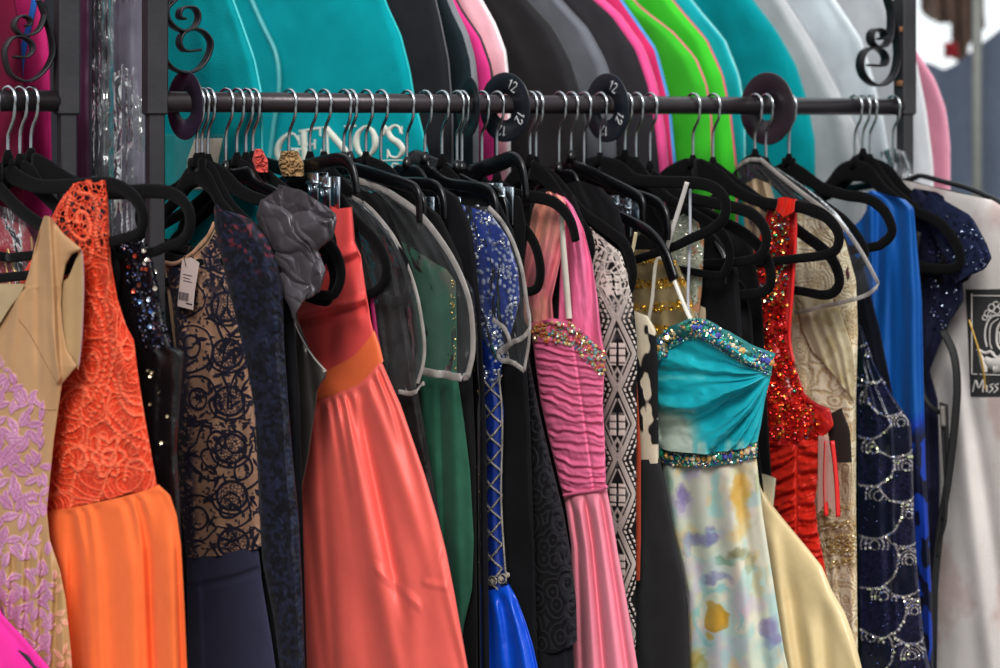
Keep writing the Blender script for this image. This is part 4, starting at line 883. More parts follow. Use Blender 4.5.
# ---- dark dress and first clear cover
pl, r = gown('dark_lace_dress', 'dark brown black lace dress inside the left clear cover', 'dress', 332, (390, 700))
S = Sheet(pl, [(330, 200), (335, 700)], [(360, 200), (378, 225), (392, 255), (402, 300), (410, 340), (416, 380), (425, 430), (440, 520), (455, 620), (460, 700)], [(0, 200), (1, 214)], 700, 10, folds(31, 6, 7, .05, 0, .3, 3),
          relief=lambda x, y, u, v: 1.2*vn(x*.3, y*.3, 8))
S.build('body', M_lace, r, flat('#130e0f', .3, .1))
mk('magenta_ribbon', *px_tube(Plane(318), [(371, 290), (374, 320), (378, 350), (381, 372)], 3, 8, r2=1), mat('magenta_ribbon', C('#a3185c'), attr=False, rough=.5), r)
def cover(name, label, h, L, R, top, bot, seed, seams, T=20, m=None, front=True):
    pl = Plane(h); S = Sheet(pl, L, R, top, bot, T, folds(seed, 8, 6, .04, 0, .3, 6, sharp=1.5), sm=3)
    p = S.point((L[-1][0]+R[-1][0])/2, bot if np.isscalar(bot) else bot[0][1]); r = thing(name, label, 'dust cover', p, 'clear plastic shoulder covers')
    S.build('film', m or M_film, r, np.array([1., 1, 1]), du=1.5, front_only=True)
    for q, wd in seams:
        c = curve(q, 8); P = S.point(c[:, 0], c[:, 1], 1.); mk('seam', *tube(P, wd*.0006, 8, up=(pl.n[0], pl.n[1], 0), r2=.0015), M_seam, r)
    return S, r
cover('clear_cover', 'clear vinyl shoulder cover over dark lace, just right of the coral gown', 326, [(320, 190), (322, 410)], [(353, 196), (366, 205), (380, 218), (396, 240), (410, 270), (419, 300), (425, 340), (424, 365), (420, 384), (424, 392)],
      [(0, 190), (.6, 192), (1, 200)], [(0, 392), (.8, 392), (1, 382)], 41, [([(352, 197), (366, 205), (380, 219), (396, 241), (409, 270), (418, 300), (424, 340), (423, 362), (417, 382)], 5), ([(398, 389), (410, 391), (424, 383)], 5)])

# ---- green gown and second clear cover
pl, r = gown('green_gown', 'dark green chiffon gown under a clear cover right of the coral gown', 'gown', 358, (440, 640))
def gf(u, v, x, y):
    g = lambda c, w_: np.exp(-((x-c)/w_)**2); return 9*g(452+(y-400)*.03, 7)*ss(360, 400, y)-9*g(440+(y-400)*.03, 4)*ss(370, 400, y)-6*g(412, 6)*ss(380, 420, y)+4*(fbm(x*.05, y*.03, 3)-.5)
S = Sheet(pl, [(350, 200), (360, 400), (380, 640)], [(376, 200), (385, 212), (412, 226), (432, 246), (446, 268), (456, 282), (457, 330), (457, 372), (464, 420), (470, 470), (474, 540), (472, 590), (464, 625), (462, 640)],
          [(0, 202), (.25, 205), (1, 270)], 640, 12, gf, sm=3)
S.build('body', M_chif, r, lambda x, y, u, v: mix(mix(C('#2c5c48'), C('#224a3a'), fbm(x*.05, y*.05, 3)), C('#5d5048'), .7*ss(.58, .7, fbm(x*.03, y*.02, 11))*ss(380, 340, y)), du=.9)
P, _, _ = scatter(S, 46, (444, 472, 280, 375, lambda x, y: abs(x-(455+.06*(y-300))) < 5), 6, 2)
stones('gold_beads', r, P, 1.1, [C('#d8b050'), C('#e8d088')], M_sequin, 'gem', 3, .5)
cover('clear_cover', 'large clear vinyl shoulder cover with a wide pale seam over the green gown', 350, [(340, 172), (345, 400)], [(357, 178), (375, 184), (396, 194), (420, 212), (442, 238), (458, 265), (470, 295), (475, 325), (475, 355), (470, 378)],
      [(0, 174), (.4, 178), (1, 192)], [(0, 370), (1, 377)], 42, [([(358, 180), (376, 186), (396, 197), (420, 215), (441, 241), (457, 268), (468, 297), (472, 325), (472, 352), (467, 375)], 8), ([(420, 368), (445, 372), (468, 375)], 8)])

# ---- dark sequined dress between green and blue
pl, r = gown('dark_sequin_dress', 'narrow black dress with gold specks between the green and blue gowns', 'dress', 382, (465, 720))
S = Sheet(pl, [(420, 270), (430, 720)], [(462, 270), (474, 290), (478, 340), (480, 400), (481, 560), (483, 720)], [(0, 262), (1, 280)], 720, 9, folds(33, 5, 6, .06, 0, .3, 2))
S.build('body', M_gloss, r, flat('#0c0a0c', .3, .1), du=1)
P, _, _ = scatter(S, 90, (458, 480, 290, 600, lambda x, y: (vn(x*.1, y*.03, 5) > .5)), 7, 2)
stones('gold_specks', r, P, .8, [C('#c09a58'), C('#8c7450'), C('#50443a')], M_sequin, 'gem', 8, .6)

# ---- royal blue gown with silver beading
pl, r = gown('blue_beaded_gown', 'royal blue gown with silver beading, its satin skirt at the bottom', 'gown', 424, (505, 790))
def bcol(x, y, u, v):
    b = mix(C('#16338c'), C('#0e2468'), fbm(x*.08, y*.05, 4)); f1, f2, i = worley(x/5, y/5, 12)
    k = ss(.40, .28, f1)*(i > .3)*ss(.35, .5, fbm(x*.05, y*.05, 22))*ss(395, 360, y); return mix(b, C('#a9adbb'), k*.9)
def brel(x, y, u, v):
    f1, f2, i = worley(x/5, y/5, 12); return 1.4*ss(.42, .1, f1)*(i > .3)*ss(400, 360, y)
S = Sheet(pl, [(430, 200), (440, 260), (460, 330), (478, 400), (476, 480), (478, 594)], [(470, 200), (490, 212), (508, 238), (518, 270), (520, 300), (512, 330), (503, 360), (500, 380), (504, 410), (503, 450), (502, 520), (509, 594)],
          [(0, 203), (.5, 200), (1, 214)], [(0, 592), (1, 588)], 12, folds(34, 4, 4, .08, 0, .2, 1.5), brel, sm=3)
S.build('bodice', M_gloss, r, bcol, du=.6)
P, px_, py_ = scatter(S, 420, (456, 520, 205, 380, lambda x, y: (vn(x*.07, y*.07, 9) > .42)), 9, 1.8)
stones('crystal_beading', r, P, np.random.RandomState(2).uniform(1.0, 2.3, len(P)), [C('#d8dce6'), C('#8f95a6'), C('#c7c9cf'), C('#6f7486')], M_gem, 'gem', 9, .5)
seg = []
for i in range(9):
    y0 = 375+i*24; seg += [[(481, y0), (490, y0+12), (502, y0+24)], [(502, y0), (490, y0+12), (480, y0+24)]]
seg += [[(481, 372), (479, 420), (479, 500), (481, 580)], [(498, 368), (502, 420), (501, 500), (506, 582)]]
mk('silver_chains', *join([px_tube(pl, q, 1.5, 0, 6, 6, S=None if False else S) if False else tube(S.point(*curve(q, 6).T, 2.0), .0014, 6, up=(0, 1, 0)) for q in seg]), mat('silver_cord', C('#a59f97'), attr=False, rough=.35, metal=.6, bump=1, bscale=700, var=.4), r)
P = S.point([483, 492, 501, 507], [577, 578, 577, 574], 2.5); stones('waist_stones', r, P, 3.6, [C('#b8b0a0')], M_gem, 'gem', 3, .2)
for a, b in ((492, 578), (483, 577), (502, 577)):
    th = np.linspace(0, 6.3, 16); q = S.point(a+4*np.cos(th), b+4.6*np.sin(th), 2.5); mk('stone_setting', *tube(q, .0013, 6, up=(0, 1, .05)), MATS['silver_cord'], r)
def bsk(u, v, x, y): return 7*np.sin(u*17+np.sin(v*5))*ss(0, .1, v)*(1-.4*v)+9*np.sin(u*9+v*2)*v+3*(fbm(x*.06, y*.05, 3)-.5)
S = Sheet(pl, [(474, 582), (478, 620), (478, 790)], [(508, 582), (516, 596), (526, 622), (533, 645), (538, 668), (548, 790)], [(0, 590), (1, 583)], 790, 17, bsk, sm=3)
S.build('skirt', M_gloss, r, flat('#0f52d8', .1))
cover('clear_cover', 'crumpled clear vinyl shoulder cover over the blue beaded gown', 412, [(445, 205), (460, 280), (485, 345), (502, 372)], [(486, 200), (500, 216), (514, 240), (523, 268), (527, 300), (531, 325), (530, 345), (524, 370)],
      [(0, 204), (1, 206)], [(0, 358), (.6, 362), (1, 370)], 43, [([(488, 207), (502, 222), (514, 245), (522, 272), (526, 300), (529, 322), (522, 334), (510, 340), (500, 352)], 5.5), ([(492, 318), (503, 326), (508, 340), (498, 350), (500, 358), (512, 360), (523, 368)], 5.5), ([(528, 325), (527, 345), (523, 368)], 4)])
# ---- black quilted jacket and black rope lace
pl, r = gown('quilted_black_dress', 'black quilted dress hanging directly right of the blue beaded gown', 'dress', 446, (512, 577))
S = Sheet(pl, [(470, 250), (478, 420), (484, 577)], [(500, 250), (515, 340), (523, 368), (524, 420), (526, 500), (524, 577)], [(0, 240), (1, 250)], [(0, 574), (1, 578)], 10, folds(51, 3, 4, .1),
          lambda x, y, u, v: 1.3*abs(np.sin(y*.26+.5*np.sin(x*.2)+vn(x*.1, y*.1, 3)))+.8*abs(np.sin((x+.03*y)*.35)), sm=4)
S.build('body', M_cloth, r, flat('#19181c', .25, .1), du=.6)
pl, r = gown('black_rope_lace_dress', 'black dress of heavy rope lace scrolls left of the pink gown', 'dress', 458, (548, 690))
chain = []
for i in range(9):
    cx, cy = 541+i*4.2, 400+i*29+6; chain.append([(cx+8*math.cos(t)*(1-t/9), cy+12*math.sin(t)*(1-t/9)) for t in np.linspace(-2, 5, 30)])
CH = [np.array(c) for c in chain]
def rdist(x, y, LS):
    d = np.full(np.shape(x), 99.)
    for p in LS:
        m = (x > p[:, 0].min()-6) & (x < p[:, 0].max()+6) & (y > p[:, 1].min()-6) & (y < p[:, 1].max()+6)
        if m.any():
            q = np.stack([x[m], y[m]], 1); dd = np.full(len(q), 99.)
            for a in p: dd = np.minimum(dd, np.hypot(q[:, 0]-a[0], q[:, 1]-a[1]))
            d[m] = np.minimum(d[m], dd)
    return d
def ropel(x, y, u, v):
    f1, f2, i = worley(x/17, y/22, 14); return 2.0*ss(4.2, 1.2, rdist(x, y, CH))+1.4*ss(.3, .9, np.sin(f1*22+2*vn(x*.1, y*.1, 2)))+.5*vn(x*.6, y*.6, 1)
S = Sheet(pl, [(490, 260), (505, 360), (520, 500), (530, 650)], [(514, 260), (526, 340), (533, 380), (541, 420), (553, 470), (563, 510), (571, 555), (576, 600), (577, 644)], [(0, 250), (1, 262)], [(0, 652), (.5, 650), (1, 640)], 12, folds(52, 3, 6, .12), ropel, sm=4)
S.build('lace_overlay', M_cloth, r, lambda x, y, u, v: mix(C('#121114'), C('#26252a'), ss(.3, 1.5, ropel(x, y, u, v))), du=.6, dv=.8)
S = Sheet(pl, [(515, 600), (520, 790)], [(570, 600), (574, 660), (580, 790)], 600, 790, 8, folds(53, 4, 4)); S.build('underskirt', M_cloth, r, flat('#1c1b20', .1))

# ---- pink gown
pl, r = gown('pink_gown', 'candy pink gown with chiffon straps, jewelled neckline and ruched bodice', 'gown', 500, (600, 790))
def drp(u, v, x, y): return 7*np.sin(u*8+v*4+3*fbm(u*2, v*2, 5))*.8+2.5*np.sin(u*21+v*6+5*fbm(u*3, v*3, 9))+3*(fbm(x*.05, y*.03, 5)-.5)
DR = Sheet(Plane(514), [(541, 193), (533, 208), (527, 240), (522, 280), (524, 320), (536, 345)], [(556, 192), (566, 200), (566, 225), (560, 262), (552, 300), (556, 345)], [(0, 196), (.5, 191), (1, 196)], 345, 8, drp, sm=4)
DR.build('chiffon_drape', M_sheer, r, lambda x, y, u, v: np.concatenate([mix(C('#ec8390'), C('#f0a38c'), ss(.3, .6, fbm(x*.03, y*.015, 3))), np.full(np.shape(x)+(1,), .93)], -1), du=.6)
DR2 = Sheet(Plane(520), [(556, 193), (556, 220), (560, 270), (558, 330), (564, 360)], [(562, 194), (573, 206), (584, 230), (592, 262), (598, 300), (601, 330), (606, 362)], [(0, 193), (1, 197)], [(0, 345), (1, 362)], 9, drp, sm=4)
DR2.build('chiffon_strap', M_sheer, r, lambda x, y, u, v: np.concatenate([mix(C('#f07fa8'), C('#e66a98'), fbm(x*.05, y*.02, 3)), np.full(np.shape(x)+(1,), .97)], -1), du=.6)
def pkf(u, v, x, y):
    yy = y-.10*(x-560)+3*np.sin(x*.05)+14*(fbm(x*.035, y*.03, 23, 3)-.5); s = np.sin(yy*.66+6*fbm(x*.06, y*.02, 3))*(.4+1.0*fbm(x*.08, y*.05, 9))
    return 2.4*s*(1-.5*np.exp(-((x-578-(y-400)*.13)/3)**2))+1.1*np.sin(yy*1.13+3*fbm(x*.04, y*.03, 8))-3*np.exp(-((x-(576+(y-360)*.14))/1.6)**2)+4*(fbm(x*.04, y*.03, 5)-.5)
S = Sheet(pl, [(530, 322), (533, 345), (540, 400), (549, 440), (560, 485), (563, 494)], [(604, 340), (606, 358), (604, 380), (603, 405), (605, 440), (606, 484), (607, 494)], [(0, 324), (.3, 319), (.55, 322), (.8, 338), (1, 355)], [(0, 494), (1, 486)], 15, pkf, sm=3)
S.build('ruched_bodice', M_satin, r, flat('#ea7099', .08, .03), du=.5, dv=.55)
P, px_, py_ = scatter(S, 330, (530, 608, 318, 375, lambda x, y: (y > np.interp(x, [530, 552, 572, 590, 606], [323, 320, 322, 338, 352])) & (y < np.interp(x, [530, 552, 572, 588, 600, 608], [340, 340, 345, 362, 374, 378]))), 11, 2.2)
JC = [C(c) for c in ('#c9a25a', '#8fb8b0', '#b8567a', '#d87038', '#70a08a', '#d8c8b0', '#a87848', '#5a8fa8', '#c94a54', '#e8c878')]
cc = np.array(JC)[np.random.RandomState(1).randint(0, len(JC), len(P))]; cc[px_ < 548] = cc[px_ < 548]*.4+C('#c8702c')*.6
stones('jewelled_neckline', r, P, np.random.RandomState(3).uniform(1.5, 3.0, len(P)), cc, M_gem, 'gem', 12, .55)
mk('clear_strap', *ribbon(Sheet(Plane(512), [(555, 200), (575, 330)], [(575, 200), (590, 330)], 200, 330, 14, None), [(561, 214), (564, 260), (569, 318)], [4, 6, 6], extra=8), mat('cream_strap', C('#d9cfc4'), attr=False, rough=.4), r)
mk('waist_piping', *px_tube(pl, [(563, 493), (580, 490), (600, 487), (606, 484)], 2.2, 17), mat('pink_piping', C('#dd6a90'), attr=False, rough=.5), r)
def pskf(u, v, x, y): return 1.5*ss(0, .06, v)*(9*np.exp(-((u-.3)/.09)**2)-8*np.exp(-((u-.47)/.05)**2)+7*np.exp(-((u-.66)/.1)**2)-6*np.exp(-((u-.83)/.05)**2)-6*np.exp(-((u-.14)/.05)**2))+3*(fbm(x*.03, y*.01, 5)-.5)
S = Sheet(pl, [(562, 488), (566, 510), (571, 545), (572, 600), (573, 668), (575, 790)], [(606, 484), (612, 515), (618, 552), (625, 590), (632, 632), (638, 668), (652, 790)], [(0, 493), (1, 485)], 790, 15, pskf, sm=4)
S.build('skirt', M_chif, r, flat('#f08ea2', .06, .02), du=.6)

# ---- black and white crochet dress
pl, r = gown('crochet_dress', 'black dress with white zigzag and diamond crochet pattern and a rust red side', 'dress', 536, (620, 790))
def azt(x, y):
    cx = 617.; q = x-cx-.0*(y-300); a = ((y-318)/70.0); f = abs((a-np.floor(a))-.5)*2      # 0 centre of diamond, 1 joint
    w_ = 15*(1-f)+2; d = abs(abs(q)-w_)
    br = ss(3.0, 2.0, d)*(.55+.45*np.sin((y*1.3+abs(q)*1.3)*1.1)**2); br4 = ss(1.3, .7, abs(abs(q)-w_+5))*(w_ > 6); br2 = ss(1.5, .8, abs(abs(q)-w_-5))*(np.sin(y*1.2) > -.4); br3 = ss(1.5, .8, abs(abs(q)-w_-10))*(np.sin(y*1.2+1) > -.4)
    cen = (np.abs(((y-318) % 70)-35) < 11) & (abs(q) < 8); blk = cen*ss(.2, .4, abs(np.sin((y-318)*.43)))*(abs(q) > 1.2)*ss(.15, .5, abs(np.sin(q*.36)))
    dia = (ss(2, 1, abs(abs(q)+abs(((y-318) % 70)-58)*.6-5)))
    return np.clip(np.maximum.reduce([br, br2, br3, br4*.8, blk, dia*.8]), 0, 1)
def top_lace(x, y):
    f1, f2, i = worley(x/9, y/9, 3); return np.maximum(ss(.20, .08, f2-f1), (i > .72)*ss(.35, .25, f1))
def ccol(x, y, u, v):
    xx = x-np.interp(y, [228, 260, 300, 340], [-10, -6, -2, 0]); k = np.maximum(azt(xx, y), top_lace(x, y)*ss(330, 290, y)); c = mix(C('#121113'), C('#dccfc6'), k); return mix(c, C('#6d6a6c'), (1-k)*ss(.62, .7, fbm(x*.12, y*.12, 5))*.6)
S = Sheet(pl, [(588, 224), (590, 260), (592, 300), (596, 400), (600, 500), (602, 790)], [(594, 226), (610, 236), (621, 252), (628, 275), (633, 300), (637, 340), (637, 400), (636, 500), (636, 668), (640, 790)], [(0, 230), (.3, 226), (1, 252)], 790, 10,
          folds(55, 2, 3, .15), lambda x, y, u, v: 1.1*np.maximum(azt(x, y), top_lace(x, y)*ss(330, 290, y)), sm=3)
S.build('crochet_body', M_cloth, r, ccol, du=.45, dv=.6)
S = Sheet(Plane(541), [(630, 340), (630, 580)], [(634, 340), (637, 380), (641, 450), (641, 540), (640, 580)], 345, 580, 4, None); S.build('rust_side', M_cloth, r, flat('#a8432c', .1))

# ---- black and white animal print dress with black skirt
pl, r = gown('animal_print_dress', 'dress with black and cream animal print bodice and plain black skirt', 'dress', 556, (665, 790))
def anim(x, y): return ss(.48, .51, fbm(x*.11+3, y*.055, 61, 2)+.03*np.sin(x*.3)*np.sin(y*.2))
S = Sheet(pl, [(600, 290), (610, 340), (620, 460)], [(632, 300), (648, 316), (656, 330), (658, 360), (658, 400), (659, 462)], [(0, 290), (1, 316)], 462, 10, folds(57, 2, 4, .15), lambda x, y, u, v: .8*anim(x, y)+.5*vn(x, y, 3)*anim(x, y), sm=3)
S.build('bodice', M_cloth, r, lambda x, y, u, v: mix(C('#d3c6ae'), C('#1b1a1c'), anim(x, y)), du=.6)
S = Sheet(pl, [(620, 456), (626, 560), (630, 790)], [(659, 456), (665, 480), (671, 515), (677, 548), (684, 578), (688, 605), (690, 668), (692, 790)], [(0, 458), (1, 458)], 790, 13, folds(58, 3, 4, .15), sm=4)
S.build('skirt', M_cloth, r, flat('#2a2a2c', .1))

# ---- turquoise gown
pl, r = gown('turquoise_print_gown', 'turquoise strapless gown with jewelled bands above a floral watercolour skirt', 'gown', 600, (725, 790))
def tqf(u, v, x, y):
    px = 775; py = 372.                                   # drapes fan out from under the right arm
    ang = np.arctan2(y-py, px-x)*180/math.pi; s = ang+16*fbm(x*.02, y*.03, 3)
    rad = ss(5, 40, px-x)
    return 1.4*rad*(11*np.abs(np.sin(s*.085))**1.5+5.5*np.sin(s*.27+1)+2.6*np.sin(s*.6)+1.6*np.sin(s*1.3+2)*ss(70, 30, px-x))+3*(fbm(x*.05, y*.05, 4)-.5)
def tqc(x, y, u, v):
    b = mix(C('#22b6c2'), C('#12a0b0'), fbm(x*.05, y*.05, 3)); b = mix(b, C('#5cc8cc'), .7*ss(.58, .7, fbm(x*.02, y*.08, 8)))
    wht = ss(0, 1, ss(395, 430, y+.2*(690-x))*ss(712, 675, x)*1.0)+.5*ss(433, 440, y)*ss(.4, .7, fbm(x*.15, y*.02, 3)); return mix(b, C('#cfd0bf'), np.clip(wht, 0, .9))
S = Sheet(pl, [(655, 333), (652, 360), (651, 390), (653, 420), (658, 446)], [(771, 350), (773, 362), (770, 380), (765, 400), (761, 425), (757, 444)], [(0, 352), (.12, 336), (.3, 322), (.42, 322), (.6, 336), (.8, 350), (1, 358)], [(0, 446), (.5, 449), (1, 443)], 24, tqf, sm=3)
S.build('draped_bodice', M_gloss, r, tqc, du=.6, dv=.7)
NK = curve([(657, 352), (664, 340), (680, 329), (694, 325), (706, 328), (722, 338), (742, 350), (760, 358), (771, 363)], 12)
nb = mk('neck_band', *ribbon(S, NK[::4], [15]*5+[19]*10+[21]*(len(NK[::4])-15), n=6, extra=2.6, thick=2), mat('teal_band', C('#2a7f82'), attr=False, rough=.6, bump=.8, bscale=700), r)
def along(Cv, S_, n, half, seed, ex=4.2):
    R = np.random.RandomState(seed); i = R.randint(0, len(Cv)-1, n); f = R.rand(n)[:, None]; q = Cv[i]*(1-f)+Cv[i+1]*f; T = Cv[np.minimum(i+1, len(Cv)-1)]-Cv[i]; T = T/(np.linalg.norm(T, axis=1)[:, None]+1e-9)
    o = R.uniform(-half, half, n)[:, None]; q = q+np.stack([-T[:, 1], T[:, 0]], 1)*o; return S_.point(q[:, 0], q[:, 1], ex)
GC = [C(c) for c in ('#e3b36a', '#e8d0a8', '#2c6f5c', '#3d3a9c', '#d8a04a', '#1f8f6a', '#4858b8', '#f0e0c0', '#c88a4a')]
TC = [C(c) for c in ('#2c8a8c', '#57b3b3', '#1f6a70', '#a8d8d0', '#3d3a8c', '#2f8f5c')]
def big(Cv, S_, step, rows, ex=5):
    out = []
    for rr in rows:
        for i in range(0, len(Cv)-1, step):
            T = Cv[i+1]-Cv[i]; T = T/np.linalg.norm(T); q = Cv[i]+np.array([-T[1], T[0]])*rr; out.append(S_.point(q[0], q[1], ex))
    return np.array(out)
P = big(NK, S, 5, (-1.5,)); stones('large_stones', nb, P, np.random.RandomState(5).uniform(3.2, 5.4, len(P)), GC, M_gem, 'gem', 21, .25)
stones('small_stones', nb, along(NK, S, 420, 8.5, 6), np.random.RandomState(6).uniform(1.0, 2.4, 420), GC+TC, M_gem, 'gem', 22, .5)
P = np.concatenate([S.point(NK[:, 0]+dx, NK[:, 1]+dy, 4) for dx, dy in ((-.5, 8.5), (0, -8.5), (-.8, 11))]); stones('seed_beads', nb, P, 1.3, TC, M_gem, 'gem', 23, .6)
def flo(x, y):
    base = mix(C('#dad2bc'), C('#c6ccb8'), ss(.4, .6, fbm(x*.02, y*.015, 3))); base = mix(base, C('#c9bdb4'), ss(.5, .7, fbm(x*.03, y*.02, 9))*.5)
    wx = x+13*(fbm(x*.05, y*.05, 4)-.5)+7*(fbm(x*.16, y*.16, 5, 3)-.5); wy = y+13*(fbm(x*.05, y*.05, 14)-.5)+7*(fbm(x*.16, y*.16, 15, 3)-.5); wash = .55+.6*fbm(x*.09, y*.06, 24, 3)
    def blob(cx, cy, rx, ry, c, a, e=.42): nonlocal base; d = np.hypot((wx-cx)/rx, (wy-cy)/ry); base = mix(base, C(c), np.clip(a*wash, 0, 1)*ss(1+e, 1-e, d))
    def ringb(cx, cy, rx, ry, c, a, t=.16): nonlocal base; d = abs(np.hypot((wx-cx)/rx, (wy-cy)/ry)-1); base = mix(base, C(c), a*ss(t, 0, d)*ss(.3, .6, fbm(x*.06, y*.06, 6)))
    base = mix(base, C('#b9aec4'), .55*ss(.58, .72, fbm(x*.035, y*.03, 41, 3))); base = mix(base, C('#9cc4c2'), .6*ss(.6, .7, fbm(x*.04, y*.028, 42, 3))); base = mix(base, C('#d6b878'), .5*ss(.62, .72, fbm(x*.045, y*.03, 43, 3)))
    for b in ((717, 570, 12, 18, '#bfd4cc', .7), (724, 512, 20, 20, '#c8d0c4', .5), (683, 492, 7, 10, '#6c5c9c', .85), (680, 505, 5, 6, '#8a78b0', .6), (692, 470, 9, 8, '#b9aacd', .6), (740, 492, 10, 22, '#c89b3c', .85), (736, 478, 6, 14, '#b88a30', .6),
              (742, 520, 9, 14, '#d0a858', .6), (715, 488, 5, 20, '#86c4c6', .65), (716, 505, 7, 8, '#92ccc8', .6), (698, 538, 14, 6, '#7678a8', .75), (712, 533, 5, 9, '#5c6098', .6), (688, 548, 5, 8, '#8a80a8', .6), (692, 565, 12, 9, '#b6a8bc', .55), (738, 552, 12, 6, '#6f6f4c', .7), (748, 562, 5, 12, '#827c50', .6),
              (724, 560, 8, 4, '#5f8a6c', .7), (718, 578, 14, 5, '#7a78a4', .75), (705, 585, 4, 10, '#8cc0c0', .6), (741, 600, 10, 18, '#cfa8b8', .4), (735, 641, 16, 8, '#b8b8c8', .5), (690, 655, 12, 12, '#b89a40', .75), (700, 664, 8, 8, '#8a8438', .6), (770, 628, 8, 12, '#74649c', .8),
              (766, 640, 5, 8, '#7a8ab0', .6), (758, 580, 5, 14, '#c8a060', .5), (752, 648, 8, 10, '#bcc8b8', .6), (668, 480, 4, 14, '#84b0a0', .7), (671, 520, 4, 22, '#8ab8b4', .6), (759, 480, 4, 10, '#88945c', .6), (776, 650, 8, 12, '#9aa0a0', .4), (700, 625, 6, 10, '#d0b0a8', .4)): blob(*b)
    ringb(717, 616, 22, 27, '#86bcbc', .8); ringb(717, 545, 30, 16, '#a0c4c0', .5); ringb(740, 500, 22, 34, '#b8c0a8', .4)
    blob(717, 615, 12, 15, '#b98a2e', 1, .12); blob(717, 615, 7, 9, '#d0a038', .8, .3); blob(709, 634, 4, 3, '#c09838', .8)
    return base
def flf(u, v, x, y): return ss(0, .05, v)*(5*np.sin(u*21+v*2)+5*np.sin(u*11+1))+4*np.exp(-((u-.85)/.05)**2)+3*(fbm(x*.03, y*.02, 3)-.5)
SK = Sheet(pl, [(662, 455), (664, 490), (670, 530), (678, 560), (684, 590), (686, 668), (688, 790)], [(756, 452), (759, 480), (763, 515), (770, 560), (777, 605), (784, 650), (788, 668), (800, 790)], 458, 790, 15, flf, sm=4)
SK.build('floral_skirt', M_chif, r, lambda x, y, u, v: flo(x, y), du=.7, dv=1)
WB = curve([(657, 452), (680, 456), (705, 456), (730, 453), (756, 447)], 14)
SW = Sheet(pl, [(655, 430), (660, 470)], [(758, 430), (757, 470)], [(0, 445), (.5, 449), (1, 440)], [(0, 461), (.5, 464), (1, 456)], 24, None, sm=3)
wb_ = SW.build('waist_band', mat('teal_band2', rough=.6, bump=.8, bscale=700), r, flat('#2a6f70', .2, .2))
P = big(WB, SW, 3, (-.5,), 1.5); stones('large_stones', wb_, P, np.random.RandomState(8).uniform(3.0, 5.0, len(P)), GC, M_gem, 'gem', 24, .25)
stones('small_stones', wb_, along(WB, SW, 330, 7.5, 9, 1), np.random.RandomState(9).uniform(1.0, 2.3, 330), GC+TC, M_gem, 'gem', 25, .5)
def strap(root, pts, w_, nm='clear_strap', c='#d0cac6', h=598, z=0):
    pp = Plane(h); cv = curve(pts, 8); P = pp.W(cv[:, 0], cv[:, 1], z/1000)
    mk(nm, *tube(P, w_*.0006, 6, up=(0, 1, 0), r2=.0005, sq=4), mat('strap_'+c[1:], C(c), attr=False, rough=.25, alpha=.92), root)
strap(r, [(687, 182), (680, 205), (672, 230), (666, 250)], 5, h=592, z=6); strap(r, [(690, 188), (690, 240), (688, 300), (692, 325)], 3, c='#b9bcc4', h=606)
strap(r, [(666, 250), (664, 258), (656, 262), (652, 300), (648, 322)], 4, c='#d6cdbd', h=594, z=4); strap(r, [(664, 256), (674, 280), (684, 305), (693, 324)], 5, c='#d9d2c6', h=594, z=4)
strap(r, [(636, 232), (633, 248), (630, 262)], 4, 'hanging_loop', '#cbb894', 560, 4)

# ---- gold sequin top and silver piece
pl, r = gown('gold_sequin_top', 'beige and gold sequin banded top hanging above the turquoise bodice', 'top', 622, (665, 400))
def goldc(x, y, u, v):
    b = mix(C('#a8946c'), C('#8f7c5a'), fbm(x*.08, y*.08, 3)); k = ss(.2, .7, np.sin(y*.27+1.5*fbm(x*.05, y*.05, 2)))*(vn(x*.7, y*.7, 4) > .35); return mix(b, C('#c08a28'), k)
S = Sheet(pl, [(622, 245), (628, 330), (630, 400)], [(662, 245), (676, 260), (690, 290), (698, 330), (700, 400)], [(0, 250), (.6, 250), (1, 262)], 400, 11, folds(61, 3, 8, .1, 0, .2, 4), lambda x, y, u, v: .8*vn(x*.6, y*.6, 3), sm=3)
S.build('body', M_gloss, r, goldc, du=.7)
P, px_, py_ = scatter(S, 260, (628, 694, 255, 335, lambda x, y: np.sin(y*.27+1.5*fbm(x*.05, y*.05, 2)) > .25), 31, 1.5); stones('gold_sequins', r, P, 1.5, [C('#d8a030'), C('#a87820'), C('#e8c060')], M_sequin, 'disc', 31, .4)
pl, r = gown('silver_sequin_dress', 'silvery sage dress with dense crystals beside the clear strap', 'dress', 633, (690, 420))
S = Sheet(pl, [(668, 216), (672, 420)], [(696, 216), (704, 240), (702, 290), (697, 330), (698, 420)], [(0, 222), (.6, 214), (1, 222)], 420, 10, folds(62, 3, 4, .1), lambda x, y, u, v: 1.2*vn(x*.5, y*.5, 3), sm=3)
S.build('body', M_cloth, r, lambda x, y, u, v: mix(mix(C('#8f9a8a'), C('#c8c4b0'), vn(x*.4, y*.4, 3)), C('#b87850'), ((x > 692) & (vn(x*.2, y*.12, 8) > .55))*.8), du=.7)
P, _, _ = scatter(S, 200, (672, 703, 218, 320, lambda x, y: x > 0), 33, 1.5); stones('crystals', r, P, 1.4, [C('#c8ccc0'), C('#9aa698'), C('#e0dcc8')], M_gem, 'gem', 33, .5)
pl, r = gown('beige_chiffon_dress', 'plain beige cloth glimpsed right of the clear turquoise straps', 'dress', 637, (700, 460))
S = Sheet(pl, [(670, 290), (672, 460)], [(700, 290), (706, 310), (706, 460)], [(0, 288), (1, 308)], 460, 8, None); S.build('body', M_satin, r, flat('#b8a88c', .1))

